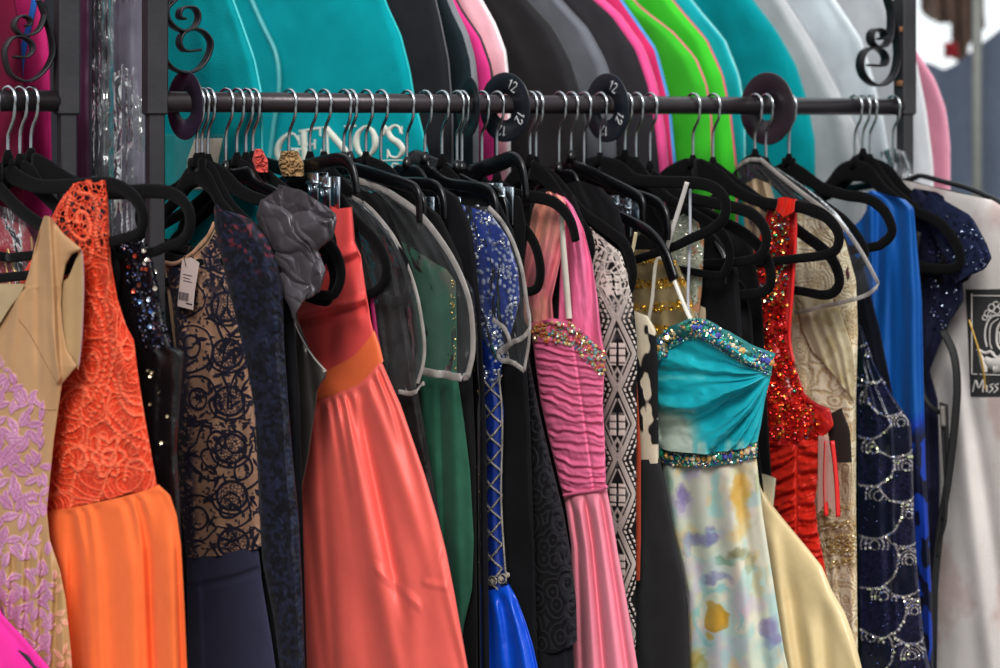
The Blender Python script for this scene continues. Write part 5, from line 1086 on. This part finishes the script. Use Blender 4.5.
# ---- black tops
for h, lab, R_, tp in ((648, 'black halter dress framed by the velvet loops left of the red gown', [(706, 225), (722, 240), (738, 270), (742, 330), (745, 420), (760, 600), (764, 760)], 228),
                       (660, 'matte black dress behind the black halter one', [(720, 262), (745, 285), (752, 320), (758, 440), (776, 600), (780, 760)], 262)):
    pl, r = gown('black_dress', lab, 'dress', h, (710, 760)); S = Sheet(pl, [(640, tp), (645, 760)], R_, [(0, tp-4), (.7, tp-4), (1, tp+4)], 760, 10, folds(h, 5, 6, .07, 0, .3, 3)); S.build('body', M_cloth, r, flat('#17171a', .2), du=1.2)
    strap(r, [(716, 240), (726, 262), (727, 285)], 6, 'strap', '#1a1a1d', h, 12)

# ---- champagne satin
pl, r = gown('champagne_gown', 'pale gold champagne satin skirt sweeping right beside the floral print', 'gown', 664, (800, 790))
def chf(u, v, x, y):
    l = lambda a, b, c, d, w_, A: A*np.exp(-((x-(a+(c-a)*(y-b)/(d-b)))/w_)**2)
    return 1.6*l(768, 520, 786, 640, 8, 8)*ss(510, 540, y)-l(782, 540, 800, 660, 7, 9)*ss(560, 600, y)+l(800, 560, 812, 668, 8, 9)*ss(600, 635, y)-l(822, 590, 826, 668, 7, 8)*ss(590, 630, y)+l(812, 560, 846, 640, 8, 5)*ss(560, 600, y)+4*(fbm(x*.03, y*.03, 5)-.5)
S = Sheet(pl, [(735, 470), (740, 560), (750, 668), (760, 790)], [(758, 478), (770, 502), (786, 522), (806, 546), (822, 566), (832, 590), (845, 612), (855, 640), (862, 668), (880, 790)], [(0, 474), (1, 478)], 790, 20, chf, sm=3)
S.build('skirt', M_gloss, r, flat('#e4cd9c', .06, .02), du=.8)
S = Sheet(Plane(668), [(740, 466), (745, 520)], [(776, 470), (776, 480), (772, 520)], [(0, 468), (1, 478)], 520, 6, None); S.build('cream_layer', M_satin, r, flat('#c9c2a8', .06))

# ---- red sequin gown
pl, r = gown('red_sequin_gown', 'red gown with iridescent sequins up to one strap and ruched red satin below', 'gown', 700, (800, 720))
def redc(x, y, u, v):
    f1, f2, i = worley(x/3.2, y/3.2, 4); b = mix(C('#a8141a'), C('#c8281c'), i); return mix(b, C('#7a0f16'), ss(.4, .6, fbm(x*.05, y*.05, 4))*.6)
S = Sheet(pl, [(772, 196), (766, 215), (757, 245), (738, 285), (730, 320), (740, 360), (755, 436)], [(796, 196), (796, 240), (794, 280), (790, 320), (789, 345), (796, 368), (806, 395), (818, 404), (830, 408), (834, 425), (822, 440)],
          [(0, 200), (.5, 197), (1, 199)], [(0, 442), (.5, 444), (1, 434)], 13, folds(71, 4, 6, .09, 0, .2, 4), lambda x, y, u, v: 1.0*vn(x*.5, y*.5, 3), sm=3)
S.build('sequin_bodice', M_gloss, r, redc, du=.6, dv=.8)
P, px_, py_ = scatter(S, 1500, (738, 832, 205, 438, lambda x, y: (x > np.interp(y, [200, 245, 320, 436], [777, 764, 738, 762])) & (x < np.interp(y, [200, 320, 345, 400, 436], [790, 786, 786, 812, 822]))), 34, 1.8)
RC = np.array([C(c) for c in ('#d42418', '#a01418', '#e8381c', '#c01c1c', '#f05020', '#8a1018', '#e88030', '#d02820', '#b8484c')]); k = np.random.RandomState(7); cc = RC[k.randint(0, len(RC), len(P))]
sp_ = (k.rand(len(P)) < np.where(py_ < 300, .5, .06)); SPC = np.array([C(c) for c in ('#e8c068', '#4a8a5c', '#d8d0b0', '#5878a0', '#e89030', '#2c6a50')]); cc[sp_] = SPC[k.randint(0, 6, sp_.sum())]
stones('sequins', r, P, k.uniform(1.3, 2.4, len(P)), cc, M_sequin, 'disc', 35, .5)
mk('red_binding', *px_tube(pl, [(795, 199), (795, 240), (792, 290), (789, 335), (793, 362)], 2.4, 9, r2=1.5), mat('red_trim', C('#d82020'), attr=False, rough=.4), r)
SR2 = Sheet(Plane(684), [(778, 192), (777, 205), (773, 218)], [(796, 192), (795, 205), (794, 218)], [(0, 199), (.5, 197), (1, 200)], [(0, 210), (.5, 217), (1, 211)], 6, lambda u, v, x, y: 4*np.sin(u*14+v*2), sm=1); SR2.build('strap_ruching', M_satin, r, flat('#dd2a1c'), du=.5)
def rrf(u, v, x, y):
    yy = y+.25*(x-790)-.18*abs(x-796); return (5*np.sin(yy*.36+7*fbm(x*.05, y*.03, 3))+2.6*np.sin(yy*.8+5*fbm(x*.06, y*.04, 8)))*(1-np.exp(-((x-796)/3)**2))-3*np.exp(-((x-796)/1.5)**2)
S = Sheet(pl, [(752, 430), (762, 470), (775, 520), (790, 600), (800, 720)], [(822, 430), (826, 440), (820, 470), (815, 500), (818, 530), (826, 572), (840, 640), (850, 720)], [(0, 438), (.5, 440), (1, 432)], 720, 15, rrf, sm=3)
S.build('ruched_skirt', M_satin, r, flat('#cc2416', .06), du=.6, dv=.8)
S = Sheet(Plane(690), [(818, 440), (817, 520)], [(829, 440), (834, 470), (838, 520)], [(0, 436), (1, 436)], [(0, 515), (.5, 500), (1, 522)], 3, None); S.build('sheer_ribbon', M_sheer, r, lambda x, y, u, v: np.concatenate([np.tile(C('#c89a92'), np.shape(x)+(1,)), np.full(np.shape(x)+(1,), .6)], -1))
for q in ([(826, 440), (825, 480), (826, 515)], [(832, 440), (836, 478), (838, 516)]): mk('red_ribbon', *px_tube(Plane(692), q, 3, 6, r2=.8), MATS['red_trim'], r)
S = Sheet(Plane(708), [(828, 408), (828, 460)], [(842, 410), (850, 430), (852, 460)], [(0, 415), (1, 408)], 462, 5, None); S.build('dark_lining', M_cloth, r, flat('#2c2320'))

# ---- cream lace gown and clear cover
pl, r = gown('cream_lace_gown', 'cream lace gown with a gold beaded waist left of the navy scallop gown', 'gown', 752, (835, 790))
def crl(x, y):
    q = fbm(x*.045, y*.045, 4, 2); a = ss(.55, .9, abs(np.sin(q*34+.6*np.sin(x*.2))))*ss(.3, .45, fbm(x*.06, y*.06, 19, 2)); g1, g2, j = worley(x/3.5, y/3.5, 9); return np.clip(a+.6*ss(.25, .1, g2-g1), 0, 1)
def gb(x, y): return np.maximum.reduce([ss(5, 3, abs(y-(524-.05*(x-820)))), ss(11, 9, abs(y-(545-.1*(x-820)))), ss(4, 2.5, abs(y-(566-.25*(x-820)))), ss(4, 2.5, abs(y-512+.3*(x-820)))])
def crc(x, y, u, v):
    k = crl(x, y); c = mix(C('#b89f78'), C('#e4d8bc'), k); plain = ss(300, 290, y)+ss(.62, .7, u)*0; c = mix(c, C('#c2a87a'), gb(x, y)*.7*(1-k*.5)); return c
S = Sheet(pl, [(770, 215), (775, 300), (780, 400), (800, 500), (815, 600), (820, 790)], [(826, 215), (845, 240), (856, 280), (858, 330), (856, 400), (856, 500), (858, 668), (862, 790)], [(0, 212), (.5, 212), (1, 224)], 790, 13, folds(73, 4, 7, .07, 0, .2, 3),
          lambda x, y, u, v: 1.4*crl(x, y)+2.0*gb(x, y)*vn(x*.8, y*.8, 3), sm=4)
S.build('lace_body', M_cloth, r, crc, du=.6, dv=.8)
P, px_, py_ = scatter(S, 460, (812, 858, 505, 575, lambda x, y: gb(x, y) > .4), 36, 2); stones('gold_beading', r, P, 1.6, [C('#c8a868'), C('#e8dcc0'), C('#a08850')], M_gem, 'gem', 37, .5)
SV = Sheet(Plane(744), [(792, 285), (802, 330), (835, 400)], [(822, 285), (840, 310), (853, 350), (856, 400)], [(0, 292), (1, 292)], [(0, 350), (.5, 385), (1, 402)], 7, folds(77, 3, 4, .1)); SV.build('sheer_neck', M_sheer, r, lambda x, y, u, v: np.concatenate([mix(C('#c8bc9c'), C('#b0a078'), ss(.5, .7, fbm(x*.1, y*.1, 3))), np.full(np.shape(x)+(1,), .8)], -1))
pl, r = gown('nude_satin_top', 'nude satin cloth bunched inside the clear cover at right', 'dress', 738, (780, 420))
S = Sheet(pl, [(742, 180), (748, 300), (752, 420)], [(768, 178), (775, 200), (780, 300), (782, 420)], [(0, 186), (.5, 178), (1, 184)], 420, 9, folds(79, 4, 8, .07, 0, 0, 5)); S.build('body', M_satin, r, flat('#a38a6c', .25, .08))
pl, r = gown('denim_blue_dress', 'dusty blue cloth showing through the clear cover at right', 'dress', 770, (830, 420))
S = Sheet(pl, [(790, 212), (795, 420)], [(820, 214), (838, 240), (842, 300), (845, 420)], [(0, 212), (1, 222)], 420, 9, folds(80, 3, 5)); S.build('body', M_cloth, r, flat('#40567e', .2))
cover('clear_cover', 'shiny clear vinyl shoulder cover with pointed corner over the cream lace gown', 742, [(735, 160), (745, 220), (770, 300), (790, 318)], [(768, 162), (792, 178), (818, 196), (838, 214), (854, 236), (866, 256), (877, 280), (878, 290)], [(0, 172), (.3, 162), (1, 168)], [(0, 312), (.6, 304), (1, 290)], 44,
      [([(760, 159), (778, 174), (798, 190), (822, 208), (842, 226), (856, 244), (867, 262), (878, 283)], 6), ([(878, 284), (868, 293), (852, 298), (828, 304), (795, 312)], 5), ([(762, 160), (748, 160), (736, 168)], 5)])

# ---- navy scallop gown
pl, r = gown('navy_scallop_gown', 'navy sequined gown with silver scallop arcs right of the cream lace gown', 'gown', 800, (895, 790))
SCP = [(870, 352, 20), (890, 378, 24), (866, 398, 26), (896, 420, 24), (868, 446, 26), (900, 464, 24), (872, 492, 30), (904, 512, 22), (868, 542, 30), (904, 558, 24), (878, 592, 28), (910, 608, 22), (864, 634, 28), (906, 652, 26), (876, 684, 26), (915, 700, 22)]
def scal(x, y):
    m = np.zeros(np.shape(x)); own = np.zeros(np.shape(x))
    wx = x+3*(fbm(x*.05, y*.05, 5)-.5); wy = y+3*(fbm(x*.05, y*.05, 6)-.5)
    for n_, (cx, cy, rr) in enumerate(SCP[::-1]):
        cy = cy+rr*.5; d = np.hypot(wx-cx, wy-cy); ins = (d < rr+1)
        a = ss(1.7, .6, abs(d-rr)); q = np.hypot(wx-cx-.2*rr, wy-cy+.45*rr)
        for k in (.16, .30, .44): a = np.maximum(a, ss(1.3, .5, abs(q-rr*k))*(wy < cy-.3*rr))
        m = np.where(ins, a, m); own = np.where(ins, n_ % 3/3+.2, own)
    return m*(.6+.4*np.sin(x*1.9)*np.sin(y*1.7)), own
def scc(x, y, u, v):
    m, i = scal(x, y); sq = (vn(x*.9, y*.9, 3) > .6)*(i > .5); b = mix(C('#131a2e'), C('#2a2850'), sq*.8); return mix(b, C('#d8cfc8'), m)
S = Sheet(pl, [(856, 318), (856, 400), (857, 500), (859, 600), (862, 790)], [(860, 322), (868, 345), (875, 365), (888, 388), (902, 410), (911, 424), (913, 460), (914, 520), (918, 580), (924, 640), (930, 668), (938, 790)], [(0, 318), (1, 326)], 790, 14, folds(81, 4, 6, .08, 0, .2, 2.5), lambda x, y, u, v: .9*scal(x, y)[0]+.4*vn(x, y, 3), sm=3)
S.build('body', M_gloss, r, scc, du=.5, dv=.7)
P, px_, py_ = scatter(S, 420, (858, 925, 325, 668, lambda x, y: scal(x, y)[0] > .45), 38, 1.8); stones('crystals', r, P, np.random.RandomState(4).uniform(1.1, 2.3, len(P)), [C('#d8dccc'), C('#c8d8a0'), C('#a8a8b8'), C('#e8e4d8'), C('#6878a8')], M_gem, 'gem', 38, .5)
P, px_, py_ = scatter(S, 320, (857, 925, 325, 668, lambda x, y: x > 0), 39, 1.2); stones('navy_sequins', r, P, 1.2, [C('#1a2244'), C('#10142c'), C('#242240'), C('#2a3868')], M_sequin, 'disc', 39, .5)

# ---- royal blue draped gown
pl, r = gown('royal_blue_gown', 'royal blue draped jersey gown hanging behind the navy scallop gown', 'gown', 842, (900, 760))
def rbf(u, v, x, y): return 7*np.sin(u*14+1+1.2*np.sin(v*6))*(.5+fbm(u*4, v*3, 3))+4*np.sin(u*29+v*5)*fbm(u*5, v*4, 9)*1.6+10*np.exp(-((x-885+.02*(y-300))/5)**2)*ss(200, 240, y)-6*np.exp(-((x-(876-.02*(y-300)))/4)**2)
S = Sheet(pl, [(830, 212), (834, 300), (842, 400), (850, 760)], [(884, 190), (904, 198), (914, 208), (922, 300), (924, 400), (926, 470), (932, 600), (934, 760)], [(0, 240), (.35, 222), (.55, 194), (.75, 190), (1, 200)], 760, 13, rbf, sm=4)
def rbc(x, y, u, v):
    c = mix(C('#1059a8'), C('#0c4f9c'), fbm(x*.03, y*.02, 3)); c = mix(c, C('#1438a0'), ss(412, 430, y+.3*(x-900))); k = ss(415, 440, y)*ss(.50, .56, fbm(x*.12, y*.07, 33, 2)); return mix(c, C('#10142c'), k)
S.build('body', M_satin, r, rbc, du=.8)

# ---- navy cap sleeve gown
pl, r = gown('navy_cap_sleeve_gown', 'dark navy gown with a sequined cap sleeve and a black zip edge', 'gown', 872, (930, 720))
def cpr(x, y, u, v): return 2.2*fbm(x*.2, y*.2, 4, 3)+1.0*vn(x*.5, y*.5, 6)
S = Sheet(pl, [(902, 196), (905, 300), (915, 450), (920, 720)], [(926, 186), (944, 196), (954, 250), (962, 275), (964, 300), (950, 322), (940, 345), (930, 370), (938, 400), (940, 480), (936, 720)], [(0, 200), (.4, 188), (1, 192)], 720, 12, folds(91, 4, 6, .08, 0, 0, 3), cpr, sm=3)
S.build('body', M_cloth, r, lambda x, y, u, v: mix(C('#0f1124'), C('#20223e'), fbm(x*.1, y*.03, 4)), du=.8)
CAP = Sheet(Plane(864), [(918, 196), (922, 210), (936, 240), (948, 270), (958, 290)], [(940, 190), (958, 202), (974, 220), (987, 244), (992, 258), (986, 268), (975, 274), (968, 288)], [(0, 202), (.5, 192), (1, 214)], [(0, 284), (1, 272)], 14, folds(92, 2, 4), cpr, sm=2)
CAP.build('cap_sleeve', M_cloth, r, lambda x, y, u, v: mix(C('#10142a'), C('#232b4c'), fbm(x*.2, y*.2, 4, 3)), du=.6)
P, _, _ = scatter(CAP, 120, (930, 990, 215, 272, lambda x, y: x > 945), 41, 3); stones('sleeve_sequins', r, P, 1.3, [C('#0f1430'), C('#1c2444'), C('#a8b4d0'), C('#161c38')], M_sequin, 'disc', 41, .5)
P, _, _ = scatter(S, 110, (928, 962, 225, 330, lambda x, y: x > 0), 42, 3.5); stones('bodice_sequins', r, P, 1.3, [C('#0f1430'), C('#1c2444'), C('#b8c4dc'), C('#161c38')], M_sequin, 'disc', 42, .5)
TP = Plane(858)
for q, wd, nm in (([(919, 232), (914, 270), (912, 320), (917, 370), (926, 400), (940, 412), (946, 404)], 5, 'bound_edge'), ([(942, 330), (953, 352), (957, 385), (954, 430), (948, 480), (940, 530), (934, 590), (930, 680)], 8, 'zip_tape'), ([(941, 402), (944, 450), (946, 490), (945, 520), (940, 540), (938, 556)], 4, 'hanging_ribbon'), ([(946, 404), (947, 440), (948, 480), (942, 520)], 4, 'hanging_ribbon')):
    cv = curve(q, 8); mk(nm, *tube(TP.W(cv[:, 0], cv[:, 1], .004), wd*.0007, 8, up=(0, 1, 0), r2=.0014), mat('black_tape', C('#08080a'), attr=False, rough=.7), r)
mk('ribbon_clasp', *px_tube(TP, [(942, 405), (943, 425)], 4, 10), mat('clasp', C('#77726c'), attr=False, rough=.4), r)

# ---- white printed garment bag at the right end
pl = Plane(894); p = pl.W(970, 800); r = thing('garment_bag', 'off white garment bag with black piping and a black printed label, at the right end', 'garment bag', p, 'garment bags on the front rail')
def wbf(u, v, x, y):
    l = lambda a, b, c, d, w_, A: A*np.exp(-((x-(a+(c-a)*(y-b)/(d-b)))/w_)**2)
    return l(948, 330, 990, 668, 9, 9)*ss(330, 380, y)-l(960, 340, 1010, 640, 8, 8)*ss(340, 400, y)+l(965, 500, 955, 668, 16, 7)+4*(fbm(x*.02, y*.015, 5)-.5)
S = Sheet(pl, [(886, 170), (890, 300), (900, 450), (915, 560), (925, 668), (930, 800)], [(912, 176), (925, 178), (960, 187), (990, 198), (1020, 216), (1050, 260), (1070, 400), (1080, 800)], [(0, 182), (.12, 176), (.5, 182), (1, 200)], 800, 17, wbf, sm=5)
S.build('body', M_felt, r, lambda x, y, u, v: mix(mix(C('#cfc9c6'), C('#ddd5d1'), fbm(x*.02, y*.015, 3)), C('#b28d88'), .45*ss(.55, .72, fbm(x*.03, y*.02, 7))), du=1)
mk('piping', *px_tube(pl, [(903, 181), (914, 178), (922, 176), (945, 182), (965, 187), (985, 195), (1003, 205), (1040, 240)], 4, 1, S=None), mat('black_piping', C('#17171a'), attr=False, rough=.5), r)
pp_ = mk('print_panel', *patch(S, [(965, 288), (970, 395)], [(1056, 296), (1058, 395)], 288, 395, 1.0), mat('print_black', C('#2c2c2e'), attr=False, rough=.8), r)
Wp = []
def wp(pts, wd, n=6): Wp.append(ribbon(S, pts, wd, n=n, extra=2.6))
wp([(971, 292), (971, 372)], 1.2); wp([(971, 294), (1050, 296)], 1.2); wp([(972, 372), (1050, 376)], 1.2)
for x, y, q in ((987, 312, 3.4), (991, 306, 3.4), (996, 309, 3.4), (990, 313, 3), (1001, 305, 3.4), (1003, 311, 3), (984, 316, 2.4), (995, 303, 2.6)):
    wp([(x+q*math.cos(t), y+q*math.sin(t)) for t in np.linspace(0, 5.6, 9)], 1.1, 3)
wp([(1003, 314), (992, 315), (986, 322), (984, 334), (986, 345)], 1.8); wp([(998, 317), (990, 324), (989, 340), (991, 347)], 1.2); wp([(1004, 317), (997, 326), (996, 340), (999, 347), (1004, 349)], 2.4); wp([(1004, 328), (1001, 329)], 1.6); wp([(1000, 330), (1001, 342)], 5)
wp([(976, 347), (984, 351), (990, 350), (996, 356), (1003, 352), (1010, 352)], 3); wp([(978, 350), (983, 362), (984, 370)], [2, 7, 5]); wp([(984, 356), (992, 362), (1006, 362)], [4, 12, 14]); wp([(985, 368), (992, 360), (1000, 368)], 1); wp([(992, 368), (1008, 366)], 7)
for q in ([(972, 390), (975, 378), (978, 386), (983, 377), (982, 390)], [(986, 383), (986, 390)], [(993, 382), (989, 384), (992, 387), (988, 391)], [(998, 382), (994, 384), (997, 387), (993, 391)], [(1001, 392), (1002, 379), (1008, 381), (1003, 386)], [(1012, 383), (1010, 390)]):
    wp(q, 1.5, 4)
mk('print_marks', *join(Wp), mat('print_white', C('#cfc9c4'), attr=False, rough=.8), pp_)
mk('gold_thread', *ribbon(S, [(968, 318), (974, 336), (981, 360), (985, 388)], [2, 1.6, 2.2, 1.6], extra=3), mat('gold_thread', C('#b8923c'), attr=False, rough=.4, metal=.5), r)
cv_ = Sheet(Plane(897), [(880, 150), (884, 190)], [(904, 150), (912, 165), (914, 190)], [(0, 152), (.5, 147), (1, 152)], 190, 9, folds(95, 4, 8, .07, 0, 0, 8)); ob = cv_.build('plastic_wrap', M_film2, None, np.array([1., 1, 1]), du=1, front_only=True)
tag(ob, 'twist of clear plastic wrapped round the last hook near the right post', 'plastic wrap')

# ---- small cloth bits above the hangers
for nm, lab, cat, h, pts, colr, sd in (('coral_flower', 'coral cloth flower peeking above the hangers beside the lettered bag', 'cloth flower', 243, ((252, 268), (149, 172)), '#f0645c', 1), ('gold_scrunch', 'small bunch of glittery beige cloth under the letter G', 'cloth trim', 283, ((278, 304), (151, 176)), '#b89468', 2)):
    (x0, x1), (y0, y1) = pts
    S = Sheet(Plane(h), [(x0+3, y0), (x0, (y0+y1)/2), (x0+4, y1)], [(x1-6, y0), (x1, (y0+y1)/2), (x1, y1)], y0, y1, 9, lambda u, v, x, y, s=sd: 7*(1-abs(np.sin(fbm(x*.12, y*.12, s, 3)*16))), sm=2)
    tag(S.build(nm, M_cloth, None, flat(colr, .2, .2), du=.5, dv=.5), lab, cat)

# ---- plain dark filler shapes added to make the gaps between gowns dark
for h, lab, Lx, R_, tp, c_ in (
    (216, 'added black filler darkening the gap between the navy lace sleeve and the coral gown', 165, [(262, 255), (292, 290), (300, 400), (304, 560), (310, 780)], 250, '#101014'),
    (342, 'added black filler behind the dark lace dress, under the first clear cover', 325, [(372, 190), (388, 205), (408, 260), (418, 340), (424, 460), (430, 700)], 190, '#0f0e10'),
    (366, 'added black filler just behind the green chiffon gown', 360, [(420, 200), (440, 215), (462, 262), (470, 320), (476, 460), (478, 700)], 198, '#111011'),
    (397, 'added black filler under the sloping plastic hanger', 395, [(440, 186), (458, 196), (472, 230), (480, 300), (486, 420), (490, 700)], 184, '#121116'),
    (436, 'added black filler hidden behind the blue beaded gown', 436, [(480, 190), (498, 200), (514, 232), (522, 300), (530, 420), (540, 740)], 190, '#0f0f12'),
    (472, 'added black filler showing between the rope lace and the pink drape', 470, [(514, 190), (522, 200), (526, 225), (523, 300), (524, 420), (536, 740)], 192, '#111013'),
    (528, 'added black filler in the dark gap right of the pink chiffon strap', 530, [(572, 190), (582, 215), (590, 260), (592, 330), (594, 500), (600, 760)], 190, '#121013'),
    (548, 'added black filler under the boxy plastic hanger', 560, [(600, 186), (618, 206), (628, 245), (631, 290), (632, 400), (640, 760)], 184, '#100f12'),
    (642, 'added black filler darkening the gap under the wide humped hanger', 600, [(640, 196), (655, 204), (668, 225), (676, 262), (680, 400), (690, 760)], 192, '#131215'),
    (676, 'added black filler behind the stacked velvet loops left of the red gown', 650, [(712, 212), (735, 222), (752, 245), (762, 300), (768, 420), (790, 780)], 205, '#121113'),
    (822, 'added dark navy filler behind the navy scallop gown', 815, [(850, 250), (862, 262), (880, 330), (900, 430), (912, 560), (920, 780)], 246, '#10131f')):
    pl, r = gown('dark_filler', lab, 'dress', h, (R_[3][0]-20, R_[-1][1]), group='dark fillers between the gowns')
    S = Sheet(pl, [(Lx, tp-10), (Lx, 800)], R_, [(0, tp+2), (.5, tp-4), (1, tp+4)], R_[-1][1], 9, folds(h, 5, 6, .07, 0, .3, 2)); S.build('body', M_cloth, r, flat(c_, .2), du=1.6, dv=2.5)
